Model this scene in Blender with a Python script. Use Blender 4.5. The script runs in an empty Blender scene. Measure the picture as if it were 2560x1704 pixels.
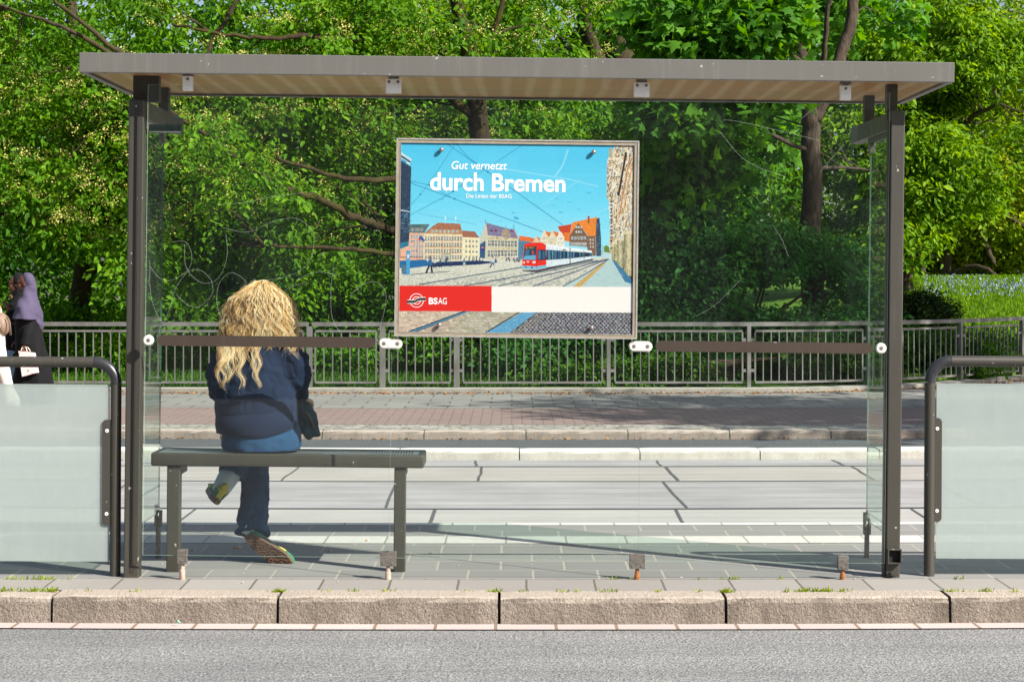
import bpy, bmesh, math, random
import numpy as np
from mathutils import Vector, Matrix, Euler, noise as mnoise

random.seed(7)
RNG = np.random.default_rng(7)
SC = bpy.context.scene
COL = SC.collection

# ------------------------------------------------------------------ camera
FPX, HZ, CH = 5000.0, 680.0, 1.45          # focal length in photo pixels, horizon row, eye height
cam_d = bpy.data.cameras.new('camera'); cam = bpy.data.objects.new('camera', cam_d); COL.objects.link(cam)
cam.location = (0, 0, CH); cam.rotation_euler = (math.radians(90), 0, 0)
cam_d.sensor_width = 36; cam_d.lens = 36 * FPX / 2560
cam_d.shift_y = -(852 - HZ) / 2560
cam_d.clip_start = 0.05; cam_d.clip_end = 500
SC.camera = cam

# ------------------------------------------------------------------ light
SUN_EL = math.radians(37); SUN_TO = Vector((0.81 * math.cos(SUN_EL), -0.586 * math.cos(SUN_EL), math.sin(SUN_EL))).normalized()
wd = bpy.data.worlds.new('World'); SC.world = wd; wd.use_nodes = True
nt = wd.node_tree; nt.nodes.clear()
sky = nt.nodes.new('ShaderNodeTexSky'); sky.sky_type = 'NISHITA'; sky.sun_disc = False
sky.sun_elevation = SUN_EL; sky.sun_rotation = math.atan2(SUN_TO.x, SUN_TO.y)
sky.air_density = 1.0; sky.dust_density = 2.0; sky.ozone_density = 1.0
bg = nt.nodes.new('ShaderNodeBackground'); bg.inputs['Strength'].default_value = 0.075
out = nt.nodes.new('ShaderNodeOutputWorld')
nt.links.new(sky.outputs[0], bg.inputs[0]); nt.links.new(bg.outputs[0], out.inputs[0])
sun_d = bpy.data.lights.new('sun', 'SUN'); sun_d.energy = 5.0; sun_d.angle = math.radians(0.5); sun_d.color = (1.0, 0.95, 0.87)
sun = bpy.data.objects.new('sun', sun_d); COL.objects.link(sun)
sun.rotation_euler = (-SUN_TO).to_track_quat('-Z', 'Y').to_euler()
SC.view_settings.view_transform = 'Standard'; SC.view_settings.look = 'None'
SC.view_settings.exposure = 0.88; SC.view_settings.gamma = 1.0
SC.render.engine = 'CYCLES'
cy = SC.cycles
cy.max_bounces = 8; cy.diffuse_bounces = 3; cy.glossy_bounces = 3; cy.transmission_bounces = 5
cy.transparent_max_bounces = 24; cy.use_denoising = True; cy.caustics_reflective = False; cy.caustics_refractive = False
cy.sample_clamp_indirect = 6

# ------------------------------------------------------------------ helpers
def s2l(c): return c / 12.92 if c <= 0.04045 else ((c + 0.055) / 1.055) ** 2.4
def S(r, g, b): return (s2l(r / 255), s2l(g / 255), s2l(b / 255))
def P(px, py, Y): return Vector(((px - 1280) * Y / FPX, Y, CH - (py - HZ) * Y / FPX))   # a photo pixel at distance Y

def tag(o, label=None, cat=None, group=None, kind=None):
    if label: o['label'] = label
    if cat: o['category'] = cat
    if group: o['group'] = group
    if kind: o['kind'] = kind
    return o
def thing(name, label, cat, loc=(0, 0, 0), rot=(0, 0, 0), group=None):
    o = bpy.data.objects.new(name, None); COL.objects.link(o)
    o.empty_display_size = 0.1; o.location = loc; o.rotation_euler = rot
    return tag(o, label, cat, group)
def wmat(o):
    m = Matrix.Identity(4)
    while o is not None:
        m = Matrix.LocRotScale(o.location, o.rotation_euler, o.scale) @ m
        o = o.parent
    return m

class MB:
    """collects shapes for ONE mesh (world coordinates unless built with local=True)"""
    def __init__(self): self.v = []; self.f = []; self.mi = []; self.m = 0
    def face(self, idx): self.f.append(tuple(idx)); self.mi.append(self.m)
    def add(self, vs, fs):
        b = len(self.v); self.v += [tuple(p) for p in vs]
        for f in fs: self.face([b + i for i in f])
    def box(self, x0, x1, y0, y1, z0, z1, skip=()):
        vs = [(x0,y0,z0),(x1,y0,z0),(x1,y1,z0),(x0,y1,z0),(x0,y0,z1),(x1,y0,z1),(x1,y1,z1),(x0,y1,z1)]
        fs = [(0,3,2,1),(4,5,6,7),(0,1,5,4),(1,2,6,5),(2,3,7,6),(3,0,4,7)]
        self.add(vs, [f for i, f in enumerate(fs) if i not in skip])
    def rbox(self, x0, x1, y0, y1, z0, z1, r=0.004, seg=2):
        bm = bmesh.new(); bmesh.ops.create_cube(bm, size=1)
        for v in bm.verts:
            v.co = Vector(((x0+x1)/2 + v.co.x*(x1-x0), (y0+y1)/2 + v.co.y*(y1-y0), (z0+z1)/2 + v.co.z*(z1-z0)))
        bmesh.ops.bevel(bm, geom=bm.edges[:], offset=min(r, 0.45*min(x1-x0, y1-y0, z1-z0)), segments=seg, affect='EDGES', profile=0.5)
        bm.verts.index_update(); self.add([v.co[:] for v in bm.verts], [[v.index for v in f.verts] for f in bm.faces]); bm.free()
    def prism(self, pts, y0, y1):
        """polygon in x,z (counter clockwise seen from the camera), from y0 (near) to y1"""
        n = len(pts)
        vs = [(x, y0, z) for x, z in pts] + [(x, y1, z) for x, z in pts]
        fs = [tuple(range(n)), tuple(range(2*n-1, n-1, -1))] + [((i+1) % n, i, n+i, n+(i+1) % n) for i in range(n)]
        self.add(vs, fs)
    def tube(self, pts, rad, n=10, ref=None, cap=True):
        pts = [Vector(p) for p in pts]; k = len(pts)
        if not isinstance(rad, (list, tuple)): rad = [rad] * k
        prev = None; rings = []
        for i, p in enumerate(pts):
            t = (pts[min(i+1, k-1)] - pts[max(i-1, 0)])
            t = t.normalized() if t.length > 1e-9 else Vector((0, 0, 1))
            s = Vector(ref) if ref is not None else (prev if prev is not None else (Vector((1, 0, 0)) if abs(t.x) < 0.8 else Vector((0, 1, 0))))
            s = (s - t * s.dot(t)); s = s.normalized() if s.length > 1e-6 else t.orthogonal().normalized()
            prev = s; u = t.cross(s)
            r = rad[i]; ra, rb = r if isinstance(r, (tuple, list)) else (r, r)
            rings.append([p + s * (ra * math.cos(a)) + u * (rb * math.sin(a)) for a in [2*math.pi*j/n for j in range(n)]])
        vs = [q for rg in rings for q in rg]; fs = []
        for i in range(k-1):
            for j in range(n):
                a, b = i*n+j, i*n+(j+1) % n
                fs.append((a, b, b+n, a+n))
        if cap: fs.append(tuple(range(n-1, -1, -1))); fs.append(tuple(range((k-1)*n, k*n)))
        self.add(vs, fs)
    def ell(self, c, r, nu=16, nv=10, M=None):
        c = Vector(c); vs = []; fs = []
        r = r if isinstance(r, (tuple, list)) else (r, r, r)
        for i in range(1, nv):
            th = math.pi * i / nv
            for j in range(nu):
                ph = 2*math.pi*j/nu
                d = Vector((r[0]*math.sin(th)*math.cos(ph), r[1]*math.sin(th)*math.sin(ph), r[2]*math.cos(th)))
                vs.append(c + (M @ d if M is not None else d))
        t = Vector((0, 0, r[2])); t = M @ t if M is not None else t
        vs.append(c + t); vs.append(c - t); a, b = len(vs)-2, len(vs)-1
        for i in range(nv-2):
            for j in range(nu):
                p, q = i*nu+j, i*nu+(j+1) % nu
                fs.append((p, p+nu, q+nu, q))
        for j in range(nu):
            fs.append((a, j, (j+1) % nu)); fs.append((b, (nv-2)*nu+(j+1) % nu, (nv-2)*nu+j))
        self.add(vs, fs)
    def build(self, name, mats, parent=None, smooth=False, local=False, angle=None):
        if not isinstance(mats, (list, tuple)): mats = [mats]
        me = bpy.data.meshes.new(name)
        vs = self.v
        if parent is not None and not local:
            iv = wmat(parent).inverted(); vs = [tuple(iv @ Vector(p)) for p in vs]
        me.from_pydata(vs, [], self.f); me.update()
        for m in mats: me.materials.append(m)
        me.polygons.foreach_set('material_index', self.mi)
        if smooth: me.polygons.foreach_set('use_smooth', [True]*len(me.polygons))
        o = bpy.data.objects.new(name, me); COL.objects.link(o)
        if angle is not None:
            try: me.set_sharp_from_angle(angle=math.radians(angle))
            except Exception: pass
        if parent is not None: o.parent = parent
        return o

def fast_mesh(name, co, faces):
    """numpy vertices (n,3) and equal-sided faces (m,k) -> mesh"""
    me = bpy.data.meshes.new(name); m, k = faces.shape
    me.vertices.add(len(co)); me.vertices.foreach_set('co', np.asarray(co, np.float32).ravel())
    me.loops.add(m*k); me.loops.foreach_set('vertex_index', faces.astype(np.int32).ravel())
    me.polygons.add(m); me.polygons.foreach_set('loop_start', np.arange(0, m*k, k, dtype=np.int32))
    me.update(calc_edges=True); return me

def blend(mb, name, mat_, parent=None, voxel=0.01, smooth=6, fold=None):
    """fuse overlapping shapes into one continuous skin (voxel remesh + smoothing); fold(co, normal) -> offset"""
    me = bpy.data.meshes.new('tmp'); me.from_pydata(mb.v, [], mb.f)
    bm = bmesh.new(); bm.from_mesh(me); bmesh.ops.recalc_face_normals(bm, faces=bm.faces[:]); bm.to_mesh(me); bm.free()
    o = bpy.data.objects.new('tmp', me); COL.objects.link(o)
    r = o.modifiers.new('r', 'REMESH'); r.mode = 'VOXEL'; r.voxel_size = voxel
    if smooth:
        s = o.modifiers.new('s', 'SMOOTH'); s.factor = 0.5; s.iterations = smooth
    dg = bpy.context.evaluated_depsgraph_get(); dg.update()
    m2 = bpy.data.meshes.new_from_object(o.evaluated_get(dg))
    bpy.data.objects.remove(o); bpy.data.meshes.remove(me)
    m2.name = name
    if fold:
        ns = [v.normal.copy() for v in m2.vertices]
        for v, n in zip(m2.vertices, ns): v.co = v.co + n * fold(v.co, n)
    if parent is not None: m2.transform(wmat(parent).inverted())
    m2.materials.clear(); m2.materials.append(mat_)
    m2.polygons.foreach_set('use_smooth', [True]*len(m2.polygons)); m2.update()
    ob = bpy.data.objects.new(name, m2); COL.objects.link(ob)
    if parent is not None: ob.parent = parent
    return ob

# ------------------------------------------------------------------ materials
class NT:
    def __init__(self, name):
        self.m = bpy.data.materials.new(name); self.m.use_nodes = True
        self.t = self.m.node_tree; self.t.nodes.clear()
        self.o = self.t.nodes.new('ShaderNodeOutputMaterial')
    def n(self, typ, **kw):
        nd = self.t.nodes.new('ShaderNode' + typ)
        for k, v in kw.items():
            if k.startswith('i_'):
                key = k[2:]; key = int(key) if key.isdigit() else key.replace('_', ' ')
                self.set(nd.inputs[key], v)
            else: setattr(nd, k, v)
        return nd
    def set(self, sock, v):
        if hasattr(v, 'outputs'): v = v.outputs[0]
        if isinstance(v, bpy.types.NodeSocket): self.t.links.new(v, sock)
        elif isinstance(v, (tuple, list)) and len(v) == 3 and sock.type == 'RGBA': sock.default_value = (*v, 1)
        else: sock.default_value = v
    def mix(self, f, a, b, bt='MIX'):
        nd = self.t.nodes.new('ShaderNodeMix'); nd.data_type = 'RGBA'; nd.blend_type = bt
        self.set(nd.inputs[0], f); self.set(nd.inputs[6], a); self.set(nd.inputs[7], b); return nd.outputs[2]
    def math(self, op, a, b=0.0, clamp=False):
        nd = self.t.nodes.new('ShaderNodeMath'); nd.operation = op; nd.use_clamp = clamp
        self.set(nd.inputs[0], a); self.set(nd.inputs[1], b); return nd.outputs[0]
    def ramp(self, f, lo, hi, a=0.0, b=1.0):
        nd = self.t.nodes.new('ShaderNodeMapRange'); self.set(nd.inputs[0], f)
        nd.inputs[1].default_value = lo; nd.inputs[2].default_value = hi; nd.inputs[3].default_value = a; nd.inputs[4].default_value = b
        return nd.outputs[0]
    def coord(self, kind='Object', scale=(1, 1, 1)):
        tc = self.t.nodes.new('ShaderNodeTexCoord'); mp = self.t.nodes.new('ShaderNodeMapping')
        self.t.links.new(tc.outputs[kind], mp.inputs[0]); mp.inputs['Scale'].default_value = scale; return mp.outputs[0]
    def noise(self, vec, scale, detail=4, rough=0.6):
        return self.n('TexNoise', i_Vector=vec, i_Scale=scale, i_Detail=detail, i_Roughness=rough).outputs[0]
    def bump(self, h, strength=0.3, dist=0.01):
        return self.n('Bump', i_Height=h, i_Strength=strength, i_Distance=dist).outputs[0]
    def out(self, shader): self.t.links.new(shader.outputs[0], self.o.inputs[0]); return self.m
    def bsdf(self, color, rough=0.6, metal=0.0, spec=0.5, normal=None, **kw):
        b = self.n('BsdfPrincipled'); self.set(b.inputs['Base Color'], color); self.set(b.inputs['Roughness'], rough)
        self.set(b.inputs['Metallic'], metal); self.set(b.inputs['Specular IOR Level'], spec)
        if normal is not None: self.set(b.inputs['Normal'], normal)
        for k, v in kw.items(): self.set(b.inputs[k.replace('_', ' ')], v)
        return b

def mat(name, c1, c2=None, scale=8.0, rough=0.6, metal=0.0, spec=0.5, bump=0.0, bscale=60.0, kind='Object', stretch=(1, 1, 1), lo=0.35, hi=0.65, detail=5, coat=0.0):
    t = NT(name); v = t.coord(kind, stretch)
    c = t.mix(t.ramp(t.noise(v, scale, detail), lo, hi), c1, c2) if c2 else c1
    nm = t.bump(t.noise(v, bscale, 4), bump) if bump else None
    r = t.ramp(t.noise(v, scale*2.3, 3), 0.3, 0.7, max(rough-0.08, 0.02), min(rough+0.08, 1.0)) if c2 else rough
    return t.out(t.bsdf(c, r, metal, spec, nm, Coat_Weight=coat))

def painted(name, c, dirt=(0.02, 0.018, 0.014), rough=0.45, amount=0.35):
    """painted steel with small specks, scuffs and grime"""
    t = NT(name); v = t.coord()
    n1 = t.noise(v, 3.0, 6, 0.7); n2 = t.noise(v, 90, 3, 0.7)
    cc = t.mix(t.ramp(n1, 0.4, 0.75, 0, amount), c, dirt)
    cc = t.mix(t.ramp(n2, 0.74, 0.78, 0, 0.5), cc, (0.4, 0.38, 0.33))
    st = t.noise(t.coord('Object', (14, 14, 0.9)), 2.0, 5, 0.7)
    cc = t.mix(t.ramp(st, 0.52, 0.75, 0, 0.35), cc, tuple(min(1, 1.7*x) for x in c))
    cc = t.mix(t.ramp(t.noise(v, 33, 2, 0.5), 0.735, 0.75, 0, 0.7), cc, (0.5, 0.48, 0.44))
    return t.out(t.bsdf(cc, t.ramp(n1, 0.3, 0.7, rough-0.1, rough+0.15), 0.0, 0.5, t.bump(t.noise(v, 350, 2), 0.05)))

M = {}
M['post'] = painted('post_paint', (0.050, 0.046, 0.037))
M['post_groove'] = painted('post_groove_paint', (0.035, 0.032, 0.026))
M['arm'] = painted('arm_paint', (0.07, 0.05, 0.04))
M['fascia'] = painted('fascia_paint', (0.130, 0.126, 0.115), rough=0.4, amount=0.12)
def soffit():
    t = NT('soffit_panel'); v = t.coord()
    w = t.n('TexWave', i_Vector=t.coord('Object', (1, 0.25, 1)), i_Scale=2.6, i_Distortion=2.5, i_Detail=3.0)
    c = t.mix(t.noise(v, 2.2, 5), (0.80, 0.56, 0.32), (0.66, 0.48, 0.28))
    c = t.mix(t.ramp(w.outputs[1], 0.55, 0.95, 0, 0.7), c, (0.88, 0.74, 0.54))  # pale wavy bands painted in as rippled reflections
    b = t.bsdf(c, 0.14, 0, 0.6, t.bump(w.outputs[1], 0.06, 0.004)); tl = t.n('BsdfTranslucent', i_Color=c)
    return t.out(t.n('MixShader', i_0=0.35, i_1=b, i_2=tl))
def roof_sheet():
    t = NT('roof_sheet'); return t.out(t.n('MixShader', i_0=0.6, i_1=t.n('BsdfDiffuse', i_Color=(0.6, 0.57, 0.5)), i_2=t.n('BsdfTranslucent', i_Color=(0.8, 0.74, 0.62))))
M['roof_sheet'] = roof_sheet()
M['soffit'] = soffit()
M['bar'] = painted('bar_strip', (0.05, 0.036, 0.027), rough=0.4, amount=0.2)
M['steel'] = mat('brushed_steel', (0.90, 0.89, 0.87), (0.78, 0.77, 0.75), 30, 0.4, 0.0, stretch=(1, 1, 6))
M['steel_dirty'] = mat('grimy_steel', (0.22, 0.2, 0.18), (0.1, 0.09, 0.08), 40, 0.55, 0.5, stretch=(1, 1, 5))
M['screw'] = mat('screw_steel', (0.3, 0.29, 0.27), None, rough=0.4, metal=0.8)
M['rust'] = mat('rusty_stud', (0.35, 0.13, 0.03), (0.2, 0.08, 0.03), 60, 0.85)
M['stud'] = mat('pale_stud', (0.5, 0.4, 0.34), (0.36, 0.24, 0.17), 60, 0.8)
M['grey_plastic'] = mat('pale_grey_knob', (0.62, 0.6, 0.57), (0.55, 0.53, 0.5), 30, 0.4)
M['knob_dark'] = mat('knob_recess', (0.12, 0.115, 0.11), None, rough=0.6)
M['dark'] = mat('near_black', (0.012, 0.012, 0.012), None, rough=0.9)  # near-black: painted shade in sockets; also dirt clump and bay panes

def glass_mat(name, tint=(0.955, 0.98, 0.965), dust=0.004, refl=1.0):
    t = NT(name); v = t.coord()
    tr = t.n('BsdfTransparent', i_Color=tint)
    gl = t.n('BsdfGlossy', i_Color=(1, 1, 1), i_Roughness=0.0)
    geo = t.n('NewGeometry')
    fr = t.n('Fresnel', i_IOR=1.5)
    f = t.math('MULTIPLY', t.math('MULTIPLY', fr, refl), t.math('SUBTRACT', 1.0, geo.outputs['Backfacing']))
    m1 = t.n('MixShader', i_0=f, i_1=tr, i_2=gl)
    df = t.n('BsdfDiffuse', i_Color=(0.7, 0.72, 0.7))
    streak = t.noise(t.coord('Object', (2.2, 1, 0.5)), 2.2, 6, 0.7)
    spots = t.ramp(t.noise(v, 55, 3, 0.6), 0.72, 0.76, 0, 0.25)
    d = t.math('ADD', t.ramp(streak, 0.35, 0.8, 0.2*dust, 1.9*dust), t.math('MULTIPLY', spots, dust*6))
    return t.out(t.n('MixShader', i_0=d, i_1=m1, i_2=df))
M['glass'] = glass_mat('clear_glass')
M['side_glass'] = glass_mat('side_glass', (0.80, 0.88, 0.84), 0.02)
M['glass_edge'] = mat('glass_edge', (0.34, 0.46, 0.38), None, rough=0.25)
M['glass_edge_dim'] = mat('side_glass_edge', (0.13, 0.20, 0.165), None, rough=0.25)
def frosted():
    t = NT('frosted_glass'); v = t.coord()
    tr = t.n('BsdfTransparent', i_Color=(0.86, 0.93, 0.91))
    df = t.n('BsdfDiffuse', i_Color=(0.60, 0.655, 0.635)); tl = t.n('BsdfTranslucent', i_Color=(0.60, 0.665, 0.645))
    d = t.n('MixShader', i_0=0.45, i_1=df, i_2=tl)
    gl = t.n('BsdfGlossy', i_Roughness=0.12)
    dots = t.n('TexVoronoi', i_Vector=t.coord('Object', (1, 1, 1)), i_Scale=125.0, i_Randomness=0.0)
    smudge = t.ramp(t.noise(t.coord('Object', (1, 1, 0.6)), 3.2, 7, 0.7), 0.3, 0.75, 0.62, 0.80)
    f = t.math('ADD', smudge, t.ramp(dots.outputs[0], 0.2, 0.5, 0.08, -0.08))
    m = t.n('MixShader', i_0=f, i_1=tr, i_2=d)
    return t.out(t.n('MixShader', i_0=0.045, i_1=m, i_2=gl))
M['frosted'] = frosted()
# ------------------------------------------------------------------ ground materials (UV in metres: x along the street, y across)
def asphalt(name, a, b, grit=150.0, warm=None):
    t = NT(name); v = t.coord('UV')
    g = t.noise(v, grit, 2, 0.5); g2 = t.noise(v, grit*0.38, 3, 0.6)
    f = t.ramp(t.math('ADD', t.math('MULTIPLY', g, 0.65), t.math('MULTIPLY', g2, 0.35)), 0.38, 0.62)
    c = t.mix(f, a, b)
    blot = t.ramp(t.noise(v, 1.3, 6, 0.65), 0.3, 0.7)
    c = t.mix(t.ramp(t.noise(t.coord('UV', (0.18, 2.6, 1)), 1.3, 5, 0.6), 0.45, 0.62, 0, 0.28), c, tuple(0.75*x for x in a))
    oil = t.ramp(t.noise(v, 0.75, 3, 0.5), 0.66, 0.74, 0, 0.45); c = t.mix(oil, c, tuple(0.55*x for x in a))
    c = t.mix(t.math('MULTIPLY', blot, 0.35), c, tuple(0.62*x for x in a))
    c = t.mix(t.ramp(t.noise(v, 120, 1), 0.66, 0.70, 0, 0.7), c, (0.6, 0.56, 0.52))
    c = t.mix(t.ramp(t.noise(v, 105, 1), 0.33, 0.29, 0, 0.8), c, (0.04, 0.04, 0.045))
    return t.out(t.bsdf(c, 0.85, 0, 0.3, t.bump(f, 0.6, 0.006)))
M['asphalt'] = asphalt('grey_asphalt', (0.115, 0.119, 0.124), (0.415, 0.408, 0.395), 85)
M['asphalt_far'] = asphalt('lane_asphalt', (0.075, 0.085, 0.092), (0.105, 0.115, 0.12), 90)

def pavers(name, a, b, mortar, bw, bh, rough=0.75, gap=0.006, off=0.5, shift=(0, 0, 0), wear=None, vary=0.5, freq=2):
    t = NT(name); tc = t.n('TexCoord'); mp = t.n('Mapping'); t.set(mp.inputs[0], tc.outputs['UV']); mp.inputs['Location'].default_value = shift
    v = mp.outputs[0]
    dv = t.n('VectorMath', operation='ADD'); t.set(dv.inputs[0], v)
    nz = t.n('TexNoise', i_Vector=v, i_Scale=6.0, i_Detail=2.0); sc = t.n('VectorMath', operation='SCALE'); t.set(sc.inputs[0], nz.outputs[1]); sc.inputs['Scale'].default_value = 0.006
    t.set(dv.inputs[1], sc.outputs[0])
    br = t.n('TexBrick', i_Vector=dv.outputs[0], i_Scale=1.0, i_Color1=(0, 0, 0), i_Color2=(1, 1, 1), i_Mortar=(0.5, 0.5, 0.5))
    br.inputs['Mortar Size'].default_value = gap; br.inputs['Mortar Smooth'].default_value = 0.2
    br.inputs['Brick Width'].default_value = bw; br.inputs['Row Height'].default_value = bh; br.offset = off; br.offset_frequency = freq
    stone = t.n('SeparateColor'); t.set(stone.inputs[0], br.outputs[0])
    big = t.noise(v, 0.9, 6, 0.65); fine = t.noise(v, 120, 3)
    f = t.math('ADD', t.math('MULTIPLY', stone.outputs[0], vary), t.math('MULTIPLY', t.ramp(big, 0.3, 0.7), 1-vary))
    c = t.mix(f, a, b)
    c = t.mix(t.ramp(fine, 0.3, 0.7, 0.0, 0.22), c, tuple(0.45*x for x in a))
    if wear: c = t.mix(t.math('MULTIPLY', t.ramp(t.noise(t.coord('UV', (3, 26, 1)), 6.0, 6, 0.75), 0.47, 0.62), wear[1]), c, wear[0])
    spots = t.ramp(t.noise(v, 18, 2), 0.73, 0.75, 0, 0.4)
    c = t.mix(spots, c, (0.45, 0.42, 0.38))
    c = t.mix(br.outputs[1], c, mortar)
    h = t.math('SUBTRACT', t.math('MULTIPLY', fine, 0.12), br.outputs[1])
    return t.out(t.bsdf(c, rough, 0, 0.35, t.bump(h, 0.5, 0.004)))
M['slab_front'] = pavers('front_slabs', (0.27, 0.25, 0.23), (0.36, 0.34, 0.31), (0.13, 0.12, 0.10), 0.318, 0.33, shift=(0.09, -9.12, 0))
M['platform'] = pavers('platform_pavers', (0.225, 0.222, 0.212), (0.305, 0.298, 0.283), (0.36, 0.335, 0.29), 0.312, 0.295, shift=(0.05, -9.45, 0), gap=0.007)
M['tactile'] = pavers('worn_white_strip', (0.60, 0.585, 0.55), (0.70, 0.68, 0.64), (0.32, 0.29, 0.25), 0.325, 0.40, off=0, shift=(0.03, -10.6, 0), wear=((0.36, 0.33, 0.29), 0.75))
M['white_edge'] = pavers('white_edge', (0.64, 0.62, 0.585), (0.72, 0.70, 0.66), (0.3, 0.28, 0.25), 0.31, 0.2, off=0, shift=(0.03, -11.4, 0))
M['bike_path'] = pavers('red_bike_path', (0.245, 0.175, 0.158), (0.315, 0.225, 0.20), (0.13, 0.09, 0.08), 0.22, 0.11, gap=0.008)
M['far_slabs'] = pavers('far_slabs', (0.21, 0.205, 0.19), (0.30, 0.29, 0.27), (0.11, 0.105, 0.09), 0.5, 0.42, gap=0.012, shift=(0, -23.2, 0))
M['gutter'] = pavers('gutter_stones', (0.50, 0.42, 0.40), (0.60, 0.51, 0.48), (0.25, 0.18, 0.13), 0.267, 0.4, off=0, shift=(0.07, -8.6, 0), gap=0.008)
def cobbles():
    t = NT('cobble_strip'); v = t.coord('UV', (1, 1.1, 1))
    vo = t.n('TexVoronoi', i_Vector=v, i_Scale=9.0, feature='DISTANCE_TO_EDGE'); vc = t.n('TexVoronoi', i_Vector=v, i_Scale=9.0)
    sx = t.n('SeparateColor'); t.set(sx.inputs[0], vc.outputs[1])
    c = t.mix(sx.outputs[0], (0.24, 0.235, 0.21), (0.42, 0.41, 0.37))
    g = t.ramp(vo.outputs[0], 0.02, 0.08)
    c = t.mix(g, (0.15, 0.12, 0.08), c)
    return t.out(t.bsdf(c, 0.8, 0, 0.3, t.bump(g, 0.5, 0.01)))
M['cobbles'] = cobbles()
def concrete(name, a, b, streak=None, sp=0.25):
    t = NT(name); v = t.coord('UV')
    c = t.mix(t.ramp(t.noise(v, 1.1, 6, 0.6), 0.3, 0.7), a, b)
    c = t.mix(t.ramp(t.noise(v, 90, 3, 0.7), 0.35, 0.65, 0, sp), c, tuple(0.4*x for x in a))
    if streak: c = t.mix(t.ramp(t.noise(t.coord('UV', (0.35, 5.0, 1)), 1.6, 5, 0.6), 0.42, 0.7, 0, 0.75), c, streak)
    return t.out(t.bsdf(c, 0.8, 0, 0.3, t.bump(t.noise(v, 140, 3), 0.25, 0.004)))
M['track_near'] = concrete('concrete_slab', (0.385, 0.375, 0.355), (0.47, 0.455, 0.43), (0.31, 0.30, 0.285))
M['track_mid'] = concrete('worn_concrete', (0.31, 0.302, 0.30), (0.42, 0.41, 0.405), (0.20, 0.195, 0.195), 0.2)
M['track_far'] = concrete('coarse_concrete', (0.385, 0.36, 0.33), (0.47, 0.445, 0.41), (0.28, 0.26, 0.24), 0.4)
M['tar'] = mat('joint_tar', (0.06, 0.062, 0.065), (0.11, 0.11, 0.11), 20, 0.7)
M['rail'] = mat('rail_steel', (0.13, 0.14, 0.16), (0.07, 0.072, 0.078), 12, 0.4, 0.6, stretch=(0.2, 3, 3))
M['groove'] = mat('rail_groove', (0.05, 0.048, 0.045), (0.03, 0.028, 0.026), 30, 0.8)
def granite(name, a, b, speck, bump=1.0, grime=0.5, top=0.0):
    t = NT(name); v = t.coord('Object')
    c = t.mix(t.ramp(t.noise(v, 120, 3, 0.7), 0.35, 0.65), a, b)
    c = t.mix(t.ramp(t.noise(v, 260, 1), 0.62, 0.66, 0, 0.6), c, speck)
    sx = t.n('SeparateXYZ'); t.set(sx.inputs[0], v)
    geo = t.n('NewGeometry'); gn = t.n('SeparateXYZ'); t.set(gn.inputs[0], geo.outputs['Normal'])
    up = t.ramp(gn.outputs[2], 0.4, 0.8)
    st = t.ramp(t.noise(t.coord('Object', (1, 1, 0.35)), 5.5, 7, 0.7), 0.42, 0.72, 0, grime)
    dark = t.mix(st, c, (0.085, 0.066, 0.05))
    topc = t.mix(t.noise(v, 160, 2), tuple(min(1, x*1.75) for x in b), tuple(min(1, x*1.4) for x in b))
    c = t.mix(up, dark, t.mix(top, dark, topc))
    hb = t.math('ADD', t.noise(v, 45, 5, 0.65), t.math('MULTIPLY', t.noise(v, 140, 3), 0.5))
    return t.out(t.bsdf(c, 0.85, 0, 0.3, t.bump(hb, bump, 0.012)))
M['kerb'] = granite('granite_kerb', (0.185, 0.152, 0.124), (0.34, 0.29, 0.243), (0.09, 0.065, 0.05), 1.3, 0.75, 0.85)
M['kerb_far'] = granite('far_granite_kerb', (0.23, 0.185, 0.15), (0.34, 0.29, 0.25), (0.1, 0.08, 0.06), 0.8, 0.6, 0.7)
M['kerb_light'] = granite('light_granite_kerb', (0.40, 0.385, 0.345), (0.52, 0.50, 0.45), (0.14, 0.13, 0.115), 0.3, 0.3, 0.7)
M['edging'] = granite('concrete_edging', (0.25, 0.23, 0.20), (0.36, 0.34, 0.30), (0.12, 0.11, 0.09), 0.4, 0.5, 0.5)

CURV = 0.008
def yc(x): return CURV * x * x
def fence_y(x): return 26.4 + CURV*0.4*x*x + (0.137*(x-2.8)**2 if x > 2.8 else 0.0)

def strip(name, y0, z0, y1, z1, m, x0=-14, x1=14, n=80, parent=None, kind='structure'):
    """one sheet following the gentle curve of the street; y0/y1 may be functions of x"""
    f0 = y0 if callable(y0) else (lambda x: y0 + yc(x)); f1 = y1 if callable(y1) else (lambda x: y1 + yc(x))
    vs, fs, uv = [], [], []
    for i in range(n+1):
        x = x0 + (x1-x0)*i/n
        vs += [(x, f0(x), z0), (x, f1(x), z1)]
        uv += [(x, f0(x)-yc(x) + (0 if abs(z0-z1) < 0.01 else z0)), (x, f1(x)-yc(x) + (0 if abs(z0-z1) < 0.01 else z1))]
    for i in range(n): a = 2*i; fs.append((a, a+2, a+3, a+1))
    me = bpy.data.meshes.new(name); me.from_pydata(vs, [], fs); me.update()
    ul = me.uv_layers.new(name='uv')
    for l in me.loops: ul.data[l.index].uv = uv[l.vertex_index]
    me.materials.append(m)
    o = bpy.data.objects.new(name, me); COL.objects.link(o)
    if parent: o.parent = parent
    else: tag(o, kind=kind)
    return o

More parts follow.
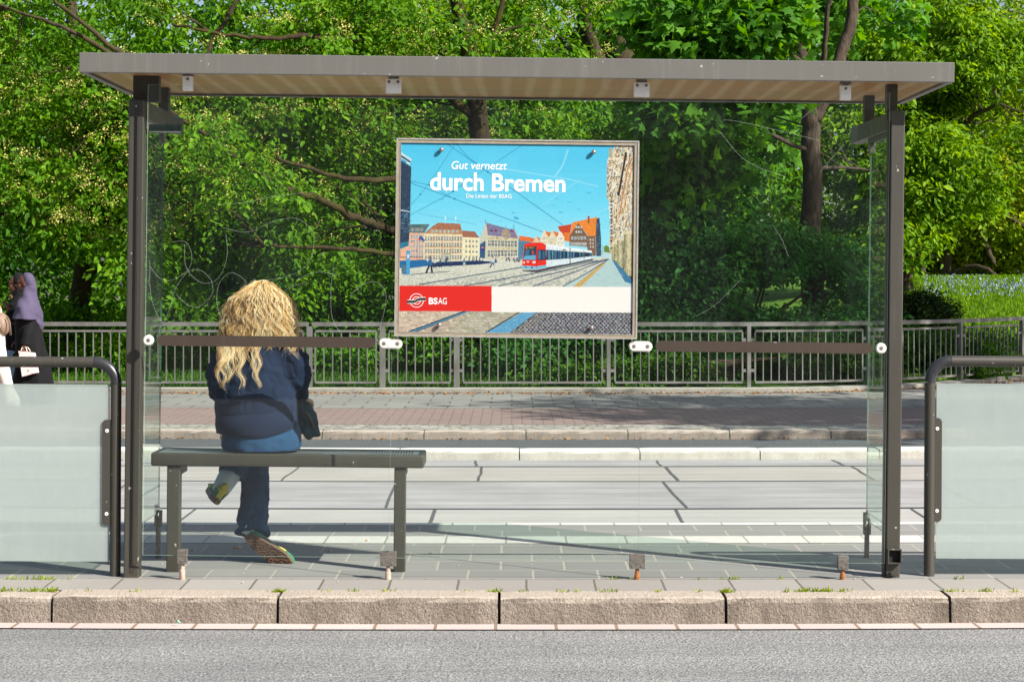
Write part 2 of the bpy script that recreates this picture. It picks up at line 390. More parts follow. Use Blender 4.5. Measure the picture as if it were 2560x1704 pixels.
ZR = -0.122
strip('road', -30, ZR, 8.78, ZR, M['asphalt'], -30, 30)
strip('gutter', 8.775, ZR+0.006, 8.93, ZR+0.004, M['gutter'])
strip('pavement', 9.115, -0.004, 9.46, 0.0, M['slab_front'])
strip('platform', 9.46, 0.0, 10.69, 0.0, M['platform'])
strip('platform_tactile_strip', 10.69, 0.002, 10.98, 0.002, M['tactile'])
strip('platform', 10.98, 0.0, 11.46, 0.0, M['platform'])
strip('platform_edge', 11.46, 0.002, 11.56, 0.002, M['white_edge'])
strip('platform_wall', 11.56, 0.002, 11.56, -0.2, M['edging'])
ZT = -0.2
strip('tramway', 11.56, ZT, 13.9, ZT, M['track_near'])
strip('tramway', 13.98, ZT, 15.74, ZT, M['track_mid'])
strip('tramway', 15.80, ZT, 16.93, ZT, M['track_far'])
strip('tramway', 17.01, ZT, 17.56, ZT, M['track_mid'])
for nm, ya, yb, w in (('nearest', 13.90, 13.98, 0), ('middle', 15.74, 15.80, 0), ('farthest', 16.93, 17.01, 0)):
    r = strip('tram_rail', ya, ZT-0.03, yb, ZT-0.03, M['groove'])
    r.pop('kind', None) if hasattr(r, 'pop') else None
    if 'kind' in r: del r['kind']
    tag(r, nm + ' steel tram rail sunk in the pale concrete track', 'rail', 'grooved rails in the tramway')
    strip('rail_head', ya+0.018, ZT-0.002, yb-0.012, ZT-0.002, M['rail'], parent=r)
# tar joints across the track slabs
jm = MB()
for yb0, yb1, off, step in ((11.6, 13.88, -0.55, 1.66), (14.0, 15.72, 1.22, 2.1), (15.82, 16.92, -0.26, 1.57), (17.03, 17.5, -0.30, 1.57)):
    for k in range(-6, 7):
        x = off + k*step; w = 0.009 + 0.004*random.random(); d = random.uniform(-0.03, 0.03)
        segs = [(x + d*s + random.uniform(-0.008, 0.008), yb0 + (yb1-yb0)*s) for s in (0, .25, .5, .75, 1)]
        for (xa, ya), (xb, yb_) in zip(segs, segs[1:]):
            jm.add([(xa-w, ya+yc(xa), ZT+.003), (xa+w, ya+yc(xa), ZT+.003), (xb+w, yb_+yc(xb), ZT+.003), (xb-w, yb_+yc(xb), ZT+.003)], [(0, 1, 2, 3)])
tag(jm.build('track_joints', M['tar']), kind='structure')

def kerb_row(name, y0, y1, zb, zt, joints, gap, m, batter=0.0, subdiv=12):
    mb = MB(); r = 0.012
    for xa, xb in zip(joints, joints[1:]):
        a, b = xa+gap/2, xb-gap/2; n = subdiv; dz = random.uniform(-0.003, 0.003); dy = random.uniform(-0.004, 0.004)
        prof = [(y0-batter, zb), (y0-batter*0.3, zt-r*2), (y0+r*0.5, zt-r*0.45), (y0+r*1.6, zt), (y1, zt), (y1, zb)]
        vs = []
        for i in range(n+1):
            x = a + (b-a)*i/n; e = 0.004 if i in (0, n) else 0
            for j, (y, z) in enumerate(prof):
                jit = 0.0035 if 0 < j < 4 else 0
                vs.append((x, y+yc(x)+dy+e+random.uniform(-jit, jit), z+(dz if z > zb else 0)-(e if z > zb else 0)+random.uniform(-jit, jit)*0.7))
        k = len(prof); fs = [(i*k+j, (i+1)*k+j, (i+1)*k+j+1, i*k+j+1) for i in range(n) for j in range(k-1)]
        fs += [tuple(range(k-1, -1, -1)), tuple(range(n*k, n*k+k))]
        mb.add(vs, fs)
    mb.m = 1
    n = 60; x0, x1 = joints[0], joints[-1]; vs = []
    for i in range(n+1):
        x = x0+(x1-x0)*i/n; vs += [(x, y0+0.03+yc(x), zb), (x, y0+0.03+yc(x), zt-0.03), (x, y1+yc(x), zt-0.03)]
    mb.add(vs, [q for i in range(n) for q in ((3*i, 3*i+3, 3*i+4, 3*i+1), (3*i+1, 3*i+4, 3*i+5, 3*i+2))])
    return tag(mb.build(name, [m, M['groove']]), kind='structure')
j0 = [(px-1280)*8.93/5000 for px in (125, 694, 1248, 1815, 2378)]
kerb_row('kerb', 8.925, 9.112, ZR, 0.0, [j0[0]-1.0*k for k in range(9, 0, -1)] + j0 + [j0[-1]+1.0*k for k in range(1, 9)], 0.013, M['kerb'], 0.012)
kerb_row('kerb', 17.56, 17.83, ZT, -0.114, [0.065+1.06*k for k in range(-12, 13)], 0.01, M['kerb_light'])
strip('road', 17.80, -0.22, 19.98, -0.22, M['asphalt_far'])
strip('road_edge_line', 17.86, -0.216, 18.95, -0.216, M['asphalt_far'])
kerb_row('kerb', 19.98, 20.15, -0.22, -0.136, [-1.9+1.02*k for k in range(-12, 13)], 0.01, M['kerb_far'], 0.01)
strip('pavement', 20.148, -0.137, 20.74, -0.132, M['cobbles'])
strip('bike_path', 20.74, -0.130, 23.2, -0.130, M['bike_path'])
strip('pavement', 23.2, -0.128, lambda x: fence_y(x)-0.24, -0.128, M['far_slabs'])
# low concrete edging that carries the railing
strip('edging_face', lambda x: fence_y(x)-0.25, -0.128, lambda x: fence_y(x)-0.25, -0.075, M['edging'])
strip('edging_top', lambda x: fence_y(x)-0.25, -0.075, lambda x: fence_y(x)+0.14, -0.075, M['edging'])

# park ground: level on the left, a grassy bank on the right
def sst(x): x = min(max(x, 0), 1); return x*x*(3-2*x)
def ground_z(x, y):
    r = 1.45*(1-math.exp(-max(y-27.6, 0)/9.0)) * sst((x-0.5-0.05*(y-28))/5.0)
    return -0.10 + r + 0.05*mnoise.noise((x*0.5, y*0.5, 0))
def park():
    xs = np.linspace(-40, 44, 121); ys = np.concatenate([np.linspace(0, 1, 70)**1.8])
    vs, fs = [], []
    for t_ in ys:
        for x in xs:
            y0 = fence_y(x)+0.12 if x < 14 else fence_y(14)+0.12
            y = y0 + (115-y0)*t_
            vs.append((x, y, ground_z(x, y) if t_ > 0 else -0.09))
    n = len(xs)
    for j in range(len(ys)-1):
        for i in range(n-1): fs.append((j*n+i, j*n+i+1, (j+1)*n+i+1, (j+1)*n+i))
    t = NT('park_lawn'); v = t.coord()
    c = t.mix(t.ramp(t.noise(v, 0.8, 6, 0.7), 0.35, 0.65), (0.07, 0.16, 0.012), (0.13, 0.26, 0.02))
    c = t.mix(t.ramp(t.noise(v, 14, 4, 0.7), 0.4, 0.7, 0, 0.7), c, (0.03, 0.075, 0.01))
    m = t.out(t.bsdf(c, 0.9, 0, 0.2, t.bump(t.noise(v, 30, 4), 1.0, 0.05)))
    me = bpy.data.meshes.new('lawn'); me.from_pydata(vs, [], fs); me.materials.append(m); me.update()
    me.polygons.foreach_set('use_smooth', [True]*len(me.polygons))
    o = bpy.data.objects.new('lawn', me); COL.objects.link(o); tag(o, kind='structure')
park()
def base_ground():
    mb = MB(); z = -0.45
    mb.add([(-160, -120, z), (160, -120, z), (160, 220, z), (-160, 220, z)], [(0, 1, 2, 3)])
    tag(mb.build('ground', mat('earth', (0.06, 0.055, 0.04), (0.09, 0.08, 0.06), 0.5, 0.95)), kind='structure')
base_ground()
# ------------------------------------------------------------------ bus shelter
TH = 0.0115                                   # the shelter leans a hair out of level with the street
SH0 = Vector((0, 9.45, 0))
shelter = thing('bus_shelter', 'long glass bus shelter with flat grey roof on two dark posts', 'bus shelter', SH0, (0, TH, 0))
IV = wmat(shelter).inverted()
def L(px, py, Y):                              # photo pixel at distance Y -> shelter-local (x, z)
    q = IV @ P(px, py, Y); return q.x, q.z
GY = 9.45
def ly(Y): return Y - SH0.y
# roof: fascia ring, soffit, top
xa, zt = L(198, 128, 9.35); xb, _ = L(2386.5, 159.5, 9.35); _, zb = L(1285, 193.5, 9.35)
zt = L(1285, 143.5, 9.35)[1]
yf, yb_ = ly(9.35), ly(10.58)
def roof():
    mb = MB(); w = 0.03
    mb.rbox(xa, xb, yf, yf+w, zb, zt, 0.003)
    mb.rbox(xa, xb, yb_-w, yb_, zb, zt, 0.003)
    mb.rbox(xa, xa+w, yf+w+.001, yb_-w-.001, zb, zt, 0.003); mb.rbox(xb-w, xb, yf+w+.001, yb_-w-.001, zb, zt, 0.003)
    f = mb.build('roof_fascia', M['fascia'], shelter, local=True)
    mb = MB(); mb.box(xa+w+.001, xb-w-.001, yf+w+.001, yb_-w-.001, zb+0.012, zb+0.03)
    mb.build('soffit', M['soffit'], shelter, local=True)
    mb = MB(); mb.box(xa+w+.001, xb-w-.001, yf+w+.001, yb_-w-.001, zt-0.03, zt-0.012)
    mb.build('roof_top', M['roof_sheet'], shelter, local=True)
    for k in range(9):                          # small drip screws along the lower lip
        x = xa+0.12+(xb-xa-0.24)*k/8; mb = MB(); mb.ell((x, yf+0.015, zb-0.001), (0.006, 0.006, 0.004), 8, 6)
        mb.build('lip_screw', M['screw'], f, local=True, smooth=True)
roof()
PYF = ly(9.50)                                  # post front face
# posts
def post(px0, px1, ytop, side):
    x0 = L(px0, 850, 9.53)[0]; x1 = L(px1, 850, 9.53)[0]; zt_ = L((px0+px1)/2, ytop, 9.53)[1]
    mb = MB(); mb.rbox(x0, x1, PYF, PYF+0.075, -0.05, zt_, 0.006, 2)
    p = mb.build('post', M['post'], shelter, local=True)
    g = MB()
    if side < 0:
        g.box(x0+(x1-x0)*0.40, x0+(x1-x0)*0.66, PYF-0.0015, PYF+0.003, -0.0, zt_-0.012)
    else:
        g.box(x0-0.012, x0-0.002, PYF+0.012, PYF+0.05, 0.0, zt_-0.05)
    g.build('groove', M['post_groove'], p, local=True)
    return x0, x1, zt_, p
lx0, lx1, lzt, lp = post(318, 356.5, 250.5, -1)
rx0, rx1, rzt, rp = post(2218.5, 2253.5, 277.5, 1)
# square drain socket at the foot of the right post
def socket():
    cx, z0 = L(2234, 1407, 9.5); z1 = L(2234, 1370, 9.5)[1]; w = 0.033; t_ = 0.006
    mb = MB()
    mb.rbox(cx-w, cx+w, PYF-0.03, PYF-0.001, z0, z0+t_, 0.001); mb.rbox(cx-w, cx+w, PYF-0.03, PYF-0.001, z1-t_, z1, 0.001)
    mb.rbox(cx-w, cx-w+t_, PYF-0.03, PYF-0.001, z0+t_, z1-t_, 0.001); mb.rbox(cx+w-t_, cx+w, PYF-0.03, PYF-0.001, z0+t_, z1-t_, 0.001)
    o = mb.build('drain_socket', M['post'], rp, local=True)
    d = MB(); d.box(cx-w+t_, cx+w-t_, PYF-0.004, PYF-0.002, z0+t_, z1-t_); d.build('socket_shade', M['dark'], rp, local=True)  # black plate stands in for the shade inside the hollow
socket()
# side arms, stubs up to the roof, side panes and their feet
armz1 = 2.215
def side(s):
    x_in, x_out = (lx1+0.004, lx1-0.058) if s < 0 else (rx0-0.004, rx0+0.058)
    a, b = min(x_in, x_out), max(x_in, x_out)
    y0, y1 = PYF+0.078, ly(10.62)
    z1 = (lzt if s < 0 else rzt) - 0.004
    mb = MB(); mb.rbox(a, b, y0, y1, z1-0.085, z1, 0.004)
    arm = mb.build('side_arm', M['arm' if s < 0 else 'post'], shelter, local=True)
    mb = MB(); mb.box((a+b)/2-0.012, (a+b)/2+0.012, y0+0.02, y0+0.62, z1-0.112, z1-0.086); mb.build('lamp_slot', M['grey_plastic'] if s < 0 else M['post'], arm, local=True)
    wst = (a, a+0.13) if s < 0 else (a, b)
    for k, yy in enumerate((PYF+0.09, ly(10.2))):
        mb = MB(); w = 0.125 if (s < 0 and k == 0) else 0.052
        q0, q1 = (lx0+0.002, lx0+0.002+w) if (s < 0 and k == 0) else (a, a+w)
        mb.rbox(q0, q1, yy, yy+0.06, z1+0.001, zb+0.011, 0.003); mb.build('roof_stub', M['post_groove' if s < 0 else 'post'], shelter, local=True)
    # side pane
    gx = (a+b)/2; y2 = y0+0.005; y3 = y0+0.60
    mb = MB(); mb.box(gx-0.004, gx+0.004, y2, y3, 0.21, z1-0.125); mb.mi = [1, 1, 1, 0, 1, 0]
    pane = mb.build('side_pane', [M['side_glass'], M['glass_edge_dim']], shelter, local=True)
    mb = MB(); mb.rbox(gx-0.014, gx+0.014, y3-0.05, y3+0.005, z1-0.16, z1-0.113, 0.003); mb.build('pane_clip', M['steel_dirty'], pane, local=True)
    mb = MB(); fy = y3-0.01
    mb.rbox(gx-0.011, gx+0.011, fy-0.012, fy+0.012, -0.02, 0.19, 0.002)
    mb.rbox(gx-0.018, gx-0.005, fy-0.018, fy+0.018, 0.14, 0.25, 0.002)
    mb.rbox(gx+0.005, gx+0.018, fy-0.018, fy+0.018, 0.14, 0.22, 0.002)
    mb.build('pane_foot', M['steel_dirty'], shelter, local=True)
side(-1); side(1)
# plate modelled in place of a stop sign's reflection, letters mirrored
def text_mesh(s, x0, x1, z0, z1, bold=0.0, shear=0.0, mirror=False, baseline=None):
    """outline letters fitted to a box; returns (verts[x,z], faces). z0 = baseline, z1 = top of the tallest letter"""
    cu = bpy.data.curves.new('t', 'FONT'); cu.body = s; cu.offset = bold; cu.shear = shear; cu.size = 1.0; cu.resolution_u = 6; cu.space_character = 1.0
    o = bpy.data.objects.new('t', cu); COL.objects.link(o)
    dg = bpy.context.evaluated_depsgraph_get(); dg.update()
    me = bpy.data.meshes.new_from_object(o.evaluated_get(dg))
    co = np.array([v.co[:2] for v in me.vertices]); fs = [tuple(p.vertices) for p in me.polygons]
    bpy.data.objects.remove(o); bpy.data.curves.remove(cu); bpy.data.meshes.remove(me)
    w0, w1 = co[:, 0].min(), co[:, 0].max(); h1 = co[:, 1].max(); h0 = 0.0
    X = x0 + (co[:, 0]-w0)/(w1-w0)*(x1-x0)
    if mirror: X = x0 + x1 - X
    Z = z0 + (co[:, 1]-h0)/(h1-h0)*(z1-z0)
    return np.stack([X, Z], 1), fs
def letters(mb, s, x0, x1, z0, z1, y, **k):
    co, fs = text_mesh(s, x0, x1, z0, z1, **k)
    mb.add([(x, y, z) for x, z in co], fs)
def sign_reflection():
    Yp = 9.62
    (x0, z1), (x1, z0) = L(372, 311, Yp), L(453, 333, Yp)
    mb = MB(); mb.rbox(x0, x1, ly(Yp), ly(Yp)+0.008, z0, z1, 0.002)
    o = mb.build('sign_reflection_plate', mat('plate_green', (0.02, 0.055, 0.042), (0.03, 0.07, 0.055), 12, 0.5), shelter, local=True)
    mb = MB(); letters(mb, 'Herdentor', x0+0.012, x1-0.01, z0+0.014, z1-0.006, ly(Yp)-0.0015, bold=0.01, mirror=True)
    mb.build('lettering', mat('plate_ink', (0.012, 0.016, 0.014), None), o, local=True)
    mb = MB(); mb.box(x0, x1, ly(Yp)-0.0012, ly(Yp)-0.0002, z0+0.002, z0+0.008); mb.build('underline', M['grey_plastic'], o, local=True)
sign_reflection()
# back panes
gx = [L(363, 800, GY)[0], L(979.5, 800, GY)[0], L(1602.5, 800, GY)[0], L(2219, 800, GY)[0]]
gzt = L(1290, 222, GY)[1]; gzb = L(1290, 1397, GY)[1]
panes = []
for i in range(3):
    a, b = gx[i]+0.0015, gx[i+1]-0.0015
    mb = MB(); mb.box(a, b, -0.005, 0.005, gzb, gzt); mb.mi = [1, 1, 0, 1, 0, 1]
    panes.append(mb.build('glass_pane', [M['glass'], M['glass_edge']], shelter, local=True))
# scratches in the panes
scr = NT('scratch'); sm = scr.out(scr.n('MixShader', i_0=0.28, i_1=scr.n('BsdfTransparent'), i_2=scr.n('BsdfDiffuse', i_Color=(0.75, 0.8, 0.75))))
def scratch(pane, pts_list):
    for pts in pts_list:
        mb = MB(); q = []
        n = len(pts)
        for i in range(n-1):                    # Catmull-Rom through the points
            p0, p1, p2, p3 = [np.array(pts[min(max(i+k, 0), n-1)], float) for k in (-1, 0, 1, 2)]
            for u in np.linspace(0, 1, 9)[:-1]:
                q.append(0.5*((2*p1)+(-p0+p2)*u+(2*p0-5*p1+4*p2-p3)*u*u+(-p0+3*p1-3*p2+p3)*u**3))
        q.append(np.array(pts[-1], float))
        loc = [L(a, b, GY) for a, b in q]
        mb.tube([(x, -0.0052, z) for x, z in loc], 0.00042, 4, cap=False)
        mb.build('scratch', sm, pane, local=True)
scratch(panes[0], [
    [(375, 665), (400, 695), (430, 700), (470, 675), (480, 640), (465, 605), (430, 605)],
    [(375, 650), (378, 740), (405, 803), (425, 770), (440, 720), (470, 680), (500, 675), (528, 700), (530, 735), (500, 765), (470, 762), (440, 735)],
    [(565, 585), (568, 640), (550, 690), (520, 708), (490, 698), (465, 665), (462, 610)],
    [(558, 805), (543, 760), (548, 710), (575, 682), (600, 690), (618, 707)],
    [(545, 512), (620, 505), (680, 492), (760, 482)],
    [(560, 570), (620, 580), (680, 555), (740, 546), (780, 575), (785, 610), (770, 660), (720, 690), (630, 705)],
    [(835, 665), (828, 720), (830, 790), (850, 830)], [(740, 700), (790, 680), (850, 688)],
    [(700, 740), (730, 715), (770, 708)], [(600, 800), (625, 770), (620, 730)],
    [(875, 740), (905, 712), (940, 705), (965, 735), (955, 800), (930, 850), (880, 855)],
])
scratch(panes[2], [
    [(1810, 300), (1850, 305), (1960, 330), (2050, 352)], [(1800, 330), (1850, 390), (1900, 420), (1960, 440)],
    [(1740, 790), (1790, 760), (1850, 700)], [(1930, 560), (1955, 600), (1970, 640)], [(2000, 300), (2040, 270), (2080, 268)], [(2050, 430), (2080, 395), (2110, 360)],
])
# brown safety strips
def sstrip(pane, xl, xr, yl, yr, h):
    x0, z0 = L(xl, yl, GY); x1, z1 = L(xr, yr, GY); zc = (z0+z1)/2; r = h/2; n = 10
    pts = [(x0+r-r*math.sin(math.pi*i/n), zc+r*math.cos(math.pi*i/n)) for i in range(n+1)] + [(x1-r+r*math.sin(math.pi*i/n), zc-r*math.cos(math.pi*i/n)) for i in range(n+1)]
    mb = MB(); mb.prism(pts[::-1], -0.0075, -0.0055); mb.build('safety_strip', M['bar'], pane, local=True)
sstrip(panes[0], 394, 937.5, 850, 856.5, 0.0515); sstrip(panes[2], 1639, 2180, 866, 869, 0.0515)
# round knobs and double clips half way up
def disc(mb, cx, cz, r, y0, y1, n=24):
    mb.tube([(cx, y1, cz), (cx, y0+0.004, cz), (cx, y0, cz)], [r, r, r*0.82], n, ref=(1, 0, 0))
for px, py in ((372.5, 850), (2201, 870)):
    x, z = L(px, py, GY); mb = MB(); disc(mb, x, z, 0.0255, -0.022, -0.0055)
    k = mb.build('glass_knob', M['grey_plastic'], shelter, smooth=True, angle=35, local=True)
    mb = MB(); disc(mb, x, z, 0.009, -0.0235, -0.0225, 16); o = mb.build('knob_screw', M['screw'], k, local=True)
for px, py in ((977, 858.5), (1601, 865.5)):
    x, z = L(px, py, GY); mb = MB(); w, r = 0.056, 0.025; n = 10
    def pill(w, r): return [(x-w+r-r*math.sin(math.pi*i/n), z+r*math.cos(math.pi*i/n)) for i in range(n+1)] + [(x+w-r+r*math.sin(math.pi*i/n), z-r*math.cos(math.pi*i/n)) for i in range(n+1)]
    mb.prism(pill(w, r)[::-1], -0.017, -0.0055); mb.prism(pill(w-0.005, r-0.005)[::-1], -0.021, -0.0172)
    k = mb.build('glass_clip', M['grey_plastic'], shelter, local=True)
    for s in (-1, 1):
        mb = MB(); disc(mb, x+s*0.032, z, 0.009, -0.0225, -0.0213, 16); mb.build('clip_screw', M['knob_dark'], k, local=True)
    mb = MB(); w2 = 0.017; mb.prism(pill(w2, 0.0125)[::-1], -0.0222, -0.0213); b = mb.build('clip_badge', M['steel'], k, local=True)
# steel clamps at top and bottom
def clamp(px, y0, y1, wpx, top, rusty=False, tilt=0.0):
    Yc = GY; xc, z1 = L(px, y0, Yc); _, z0 = L(px, y1, Yc); w = wpx*Yc/FPX/2
    mb = MB(); mb.rbox(xc-w, xc+w, -0.017, -0.006, z0, z1, 0.002); mb.rbox(xc-w, xc+w, 0.006, 0.016, z0, z1, 0.002)
    k = mb.build('top_clamp' if top else 'bottom_clamp', M['steel' if top else 'steel_dirty'], shelter, local=True)
    zs = z1-0.014 if top else z0+0.014
    for sx in ((-0.5*w*1.15, 0.5*w*1.15) if wpx > 32 else (0.0,)):
        sc = MB(); disc(sc, xc+sx, zs, 0.0082, -0.019, -0.0165, 14)
        sc.box(xc+sx-0.0065, xc+sx+0.0065, -0.0196, -0.0188, zs-0.001, zs+0.001)
        sc.build('clamp_screw', M['screw'], k, local=True)
    mb = MB()
    if top:
        mb.rbox(xc-0.012, xc+0.012, -0.012, 0.012, z1-0.002, zb+0.012, 0.001); mb.rbox(xc-0.024, xc+0.024, -0.016, 0.016, zb-0.006, zb+0.0115, 0.001)
        mb.build('clamp_hanger', M['steel_dirty'], k, local=True)
    else:
        q = IV @ Vector((xc, Yc, 0)); zg = -0.03 + (IV @ P(px, 1444, Yc)).z
        mb.tube([(xc, 0, z0+0.001), (xc, 0, z0-0.018)], 0.009, 12)
        mb.tube([(xc, 0, z0-0.016), (xc, 0, z0-0.028), (xc, 0, z0-0.030), (xc, 0, zg)], [0.011, 0.011, 0.0135, 0.0135], 14)
        mb.build('clamp_stud', M['rust' if rusty else 'stud'], k, local=True)
clamp(470.5, 191, 228, 25, True); clamp(984.5, 198, 234, 38.5, True); clamp(1604, 207, 243, 39, True); clamp(2113, 215, 251, 27, True)
clamp(456.5, 1371.5, 1408, 25, False); clamp(971, 1377, 1413.5, 39.5, False); clamp(1593.5, 1383.5, 1420, 39, False, True); clamp(2107, 1387.5, 1422.5, 26.5, False, True)

# ------------------------------------------------------------------ bench
TB = 0.0095
bench = thing('bench', 'narrow dark metal bench with perforated seat behind the glass', 'bench', (-1.1, 9.7, 0), (0, TB, 0))
BI = wmat(bench).inverted()
def LB(px, py, Y): q = BI @ P(px, py, Y); return q.x, q.y, q.z
bx0 = LB(377, 1150, 9.66)[0]; bx1 = LB(1059, 1150, 9.66)[0]; bzt = LB(718, 1134.5, 9.66)[2]; bzb = LB(718, 1167, 9.66)[2]
by0 = 9.66-9.7; by1 = by0+0.31
def build_bench():
    mb = MB(); t_ = 0.006
    mb.rbox(bx0, bx1, by0, by0+0.03, bzb, bzt, 0.008, 3); mb.rbox(bx0, bx1, by1-0.03, by1, bzb, bzt, 0.008, 3)
    mb.rbox(bx0, bx0+0.03, by0+0.028, by1-0.028, bzb, bzt-0.001, 0.004); mb.rbox(bx1-0.03, bx1, by0+0.028, by1-0.028, bzb, bzt-0.001, 0.004)
    fr = mb.build('bench_frame', M['post'], bench, local=True, smooth=True, angle=30)
    mb = MB(); n = 88; a0, a1 = bx0+0.06, bx1-0.06
    for k in range(n):                           # perforated top: a row of slots
        x = a0+(a1-a0)*k/n; w = (a1-a0)/n
        mb.box(x, x+w*0.52, by0+0.05, by1-0.05, bzt-0.008, bzt-0.002)
    mb.box(bx0+0.03, a0, by0+0.03, by1-0.03, bzt-0.008, bzt-0.002); mb.box(a1, bx1-0.03, by0+0.03, by1-0.03, bzt-0.008, bzt-0.002)
    mb.box(a0, a1, by0+0.03, by0+0.05, bzt-0.008, bzt-0.002); mb.box(a0, a1, by1-0.05, by1-0.03, bzt-0.008, bzt-0.002)
    mb.build('perforated_seat', mat('seat_steel', (0.30, 0.33, 0.34), (0.22, 0.24, 0.25), 20, 0.35, 0.5), bench, local=True)
    for p0, p1 in ((416.5, 449), (984.5, 1013.5)):
        x0 = LB(p0, 1300, 9.68)[0]; x1 = LB(p1, 1300, 9.68)[0]
        mb = MB(); mb.rbox(x0, x1, by0+0.015, by0+0.08, -0.04, bzb-0.001, 0.005)
        mb.rbox(x0+0.004, x1-0.004, by0+0.078, by1-0.04, bzb-0.05, bzb-0.001, 0.004)
        mb.build('leg', M['post'], bench, local=True)
    for px in (620, 646, 788, 815, 880):
        x, _, z = LB(px, 1158, 9.66); mb = MB(); mb.ell((x, by0-0.001, bzb+0.016), (0.004, 0.002, 0.004), 8, 6)
        mb.build('rivet', M['post_groove'], fr, local=True)
build_bench()

# ------------------------------------------------------------------ tubular barriers with frosted panes
def barrier(label, s, rail_y, post_px, base_py, pane_top, pane_bot, plate_px, plate_y0, plate_y1, bolts, far_px, elbow_px, elbow_py):
    Y = 9.56; r = 0.0258
    c0 = P((post_px[0]+post_px[1])/2, base_py, Y)
    root = thing('guard_barrier', label, 'barrier', (c0.x, Y, 0), (0, 0.005, 0), 'tubular barriers either side of the shelter')
    I = wmat(root).inverted()
    def q(px, py): w = I @ P(px, py, Y); return w.x, w.z
    zr = q((elbow_px), rail_y)[1]; xe = q(elbow_px, rail_y)[0]; ze = q(0.5*(post_px[0]+post_px[1]), elbow_py)[1]
    xf = q(far_px, rail_y)[0]
    mb = MB(); mb.tube([(0, 0, -0.05), (0, 0, ze-0.002)], r, 20); mb.build('barrier_post', M['post'], root, smooth=True, angle=50, local=True)
    mb = MB(); arc = [(0+(xe-0)*(1-math.cos(a)), 0, ze+(zr-ze)*math.sin(a)) for a in np.linspace(0, math.pi/2, 12)]
    mb.tube(arc, r*1.04, 20, ref=(0, 1, 0)); mb.build('elbow', mat('elbow_plastic', (0.022, 0.023, 0.026), (0.035, 0.036, 0.04), 15, 0.33), root, smooth=True, angle=50, local=True)
    ra = mb = MB(); mb.tube([(xe+0.001*s, 0, zr), (xf-0.105*s, 0, zr)], r, 20); mb.build('top_rail', M['post'], root, smooth=True, angle=50, local=True)
    mb = MB(); mb.tube([(xf, 0, -0.05), (xf, 0, ze-0.002)], r, 20); mb.build('barrier_post', M['post'], root, smooth=True, angle=50, local=True)
    mb = MB(); arc = [(xf-(xe)*(1-math.cos(a)), 0, ze+(zr-ze)*math.sin(a)) for a in np.linspace(0, math.pi/2, 12)]
    mb.tube(arc, r*1.04, 20, ref=(0, 1, 0)); mb.build('elbow', bpy.data.materials['elbow_plastic'], root, smooth=True, angle=50, local=True)
    # pane
    zp1 = q(post_px[0], pane_top)[1]; zp0 = q(post_px[0], pane_bot)[1]; g = 0.031*s
    a, b = sorted((g, xf-g)); mb = MB(); mb.box(a, b, -0.005, 0.005, zp0, zp1); mb.mi = [1, 1, 0, 1, 0, 1]
    mb.build('frosted_pane', [M['frosted'], M['glass_edge']], root, local=True)
    # bracket plate with rounded free corners
    z1 = q(plate_px, plate_y0)[1]; z0 = q(plate_px, plate_y1)[1]; xw = q(plate_px, 1150)[0]
    for xi, xo in ((0.020*s, xw), (xf-0.020*s, xf-xw)):
        rr = 0.02; d = math.copysign(1, xo-xi)
        pts = [(xi, z0), (xi, z1)] + [(xo-d*rr+d*rr*math.sin(t_), z1-rr+rr*math.cos(t_)) for t_ in np.linspace(0, math.pi/2, 7)] + [(xo-d*rr+d*rr*math.cos(t_), z0+rr-rr*math.sin(t_)) for t_ in np.linspace(0, math.pi/2, 7)]
        if d > 0: pts = pts[::-1]
        mb = MB(); mb.prism(pts, -0.014, -0.0065); pl = mb.build('bracket_plate', M['post'], root, local=True)
        for bp in bolts:
            bxx, bz = q(*bp); bxx = bxx if xo == xw else xf-bxx
            mb = MB(); disc(mb, bxx, bz, 0.009, -0.0175, -0.0142, 14); bo = mb.build('bolt', M['steel'], pl, local=True)
            mb = MB(); disc(mb, bxx, bz, 0.0032, -0.0182, -0.0176, 8); mb.build('bolt_socket', M['dark'], bo, local=True) if False else mb.build('bolt_socket', M['dark'], pl, local=True)
    return root
barrier('black tubular barrier with frosted pane left of the shelter', -1, 905, (274.5, 301.5), 1441, 960.5, 1402.5, 256.6, 1048, 1311, ((268.7, 1076), (267.6, 1283)), -720, 237, 958.6)
barrier('black tubular barrier with frosted pane right of the shelter', 1, 902, (2309, 2336), 1442, 957.5, 1394.5, 2353, 1044, 1303, ((2341.5, 1070.7), (2340.5, 1275.5)), 3350, 2377, 955)

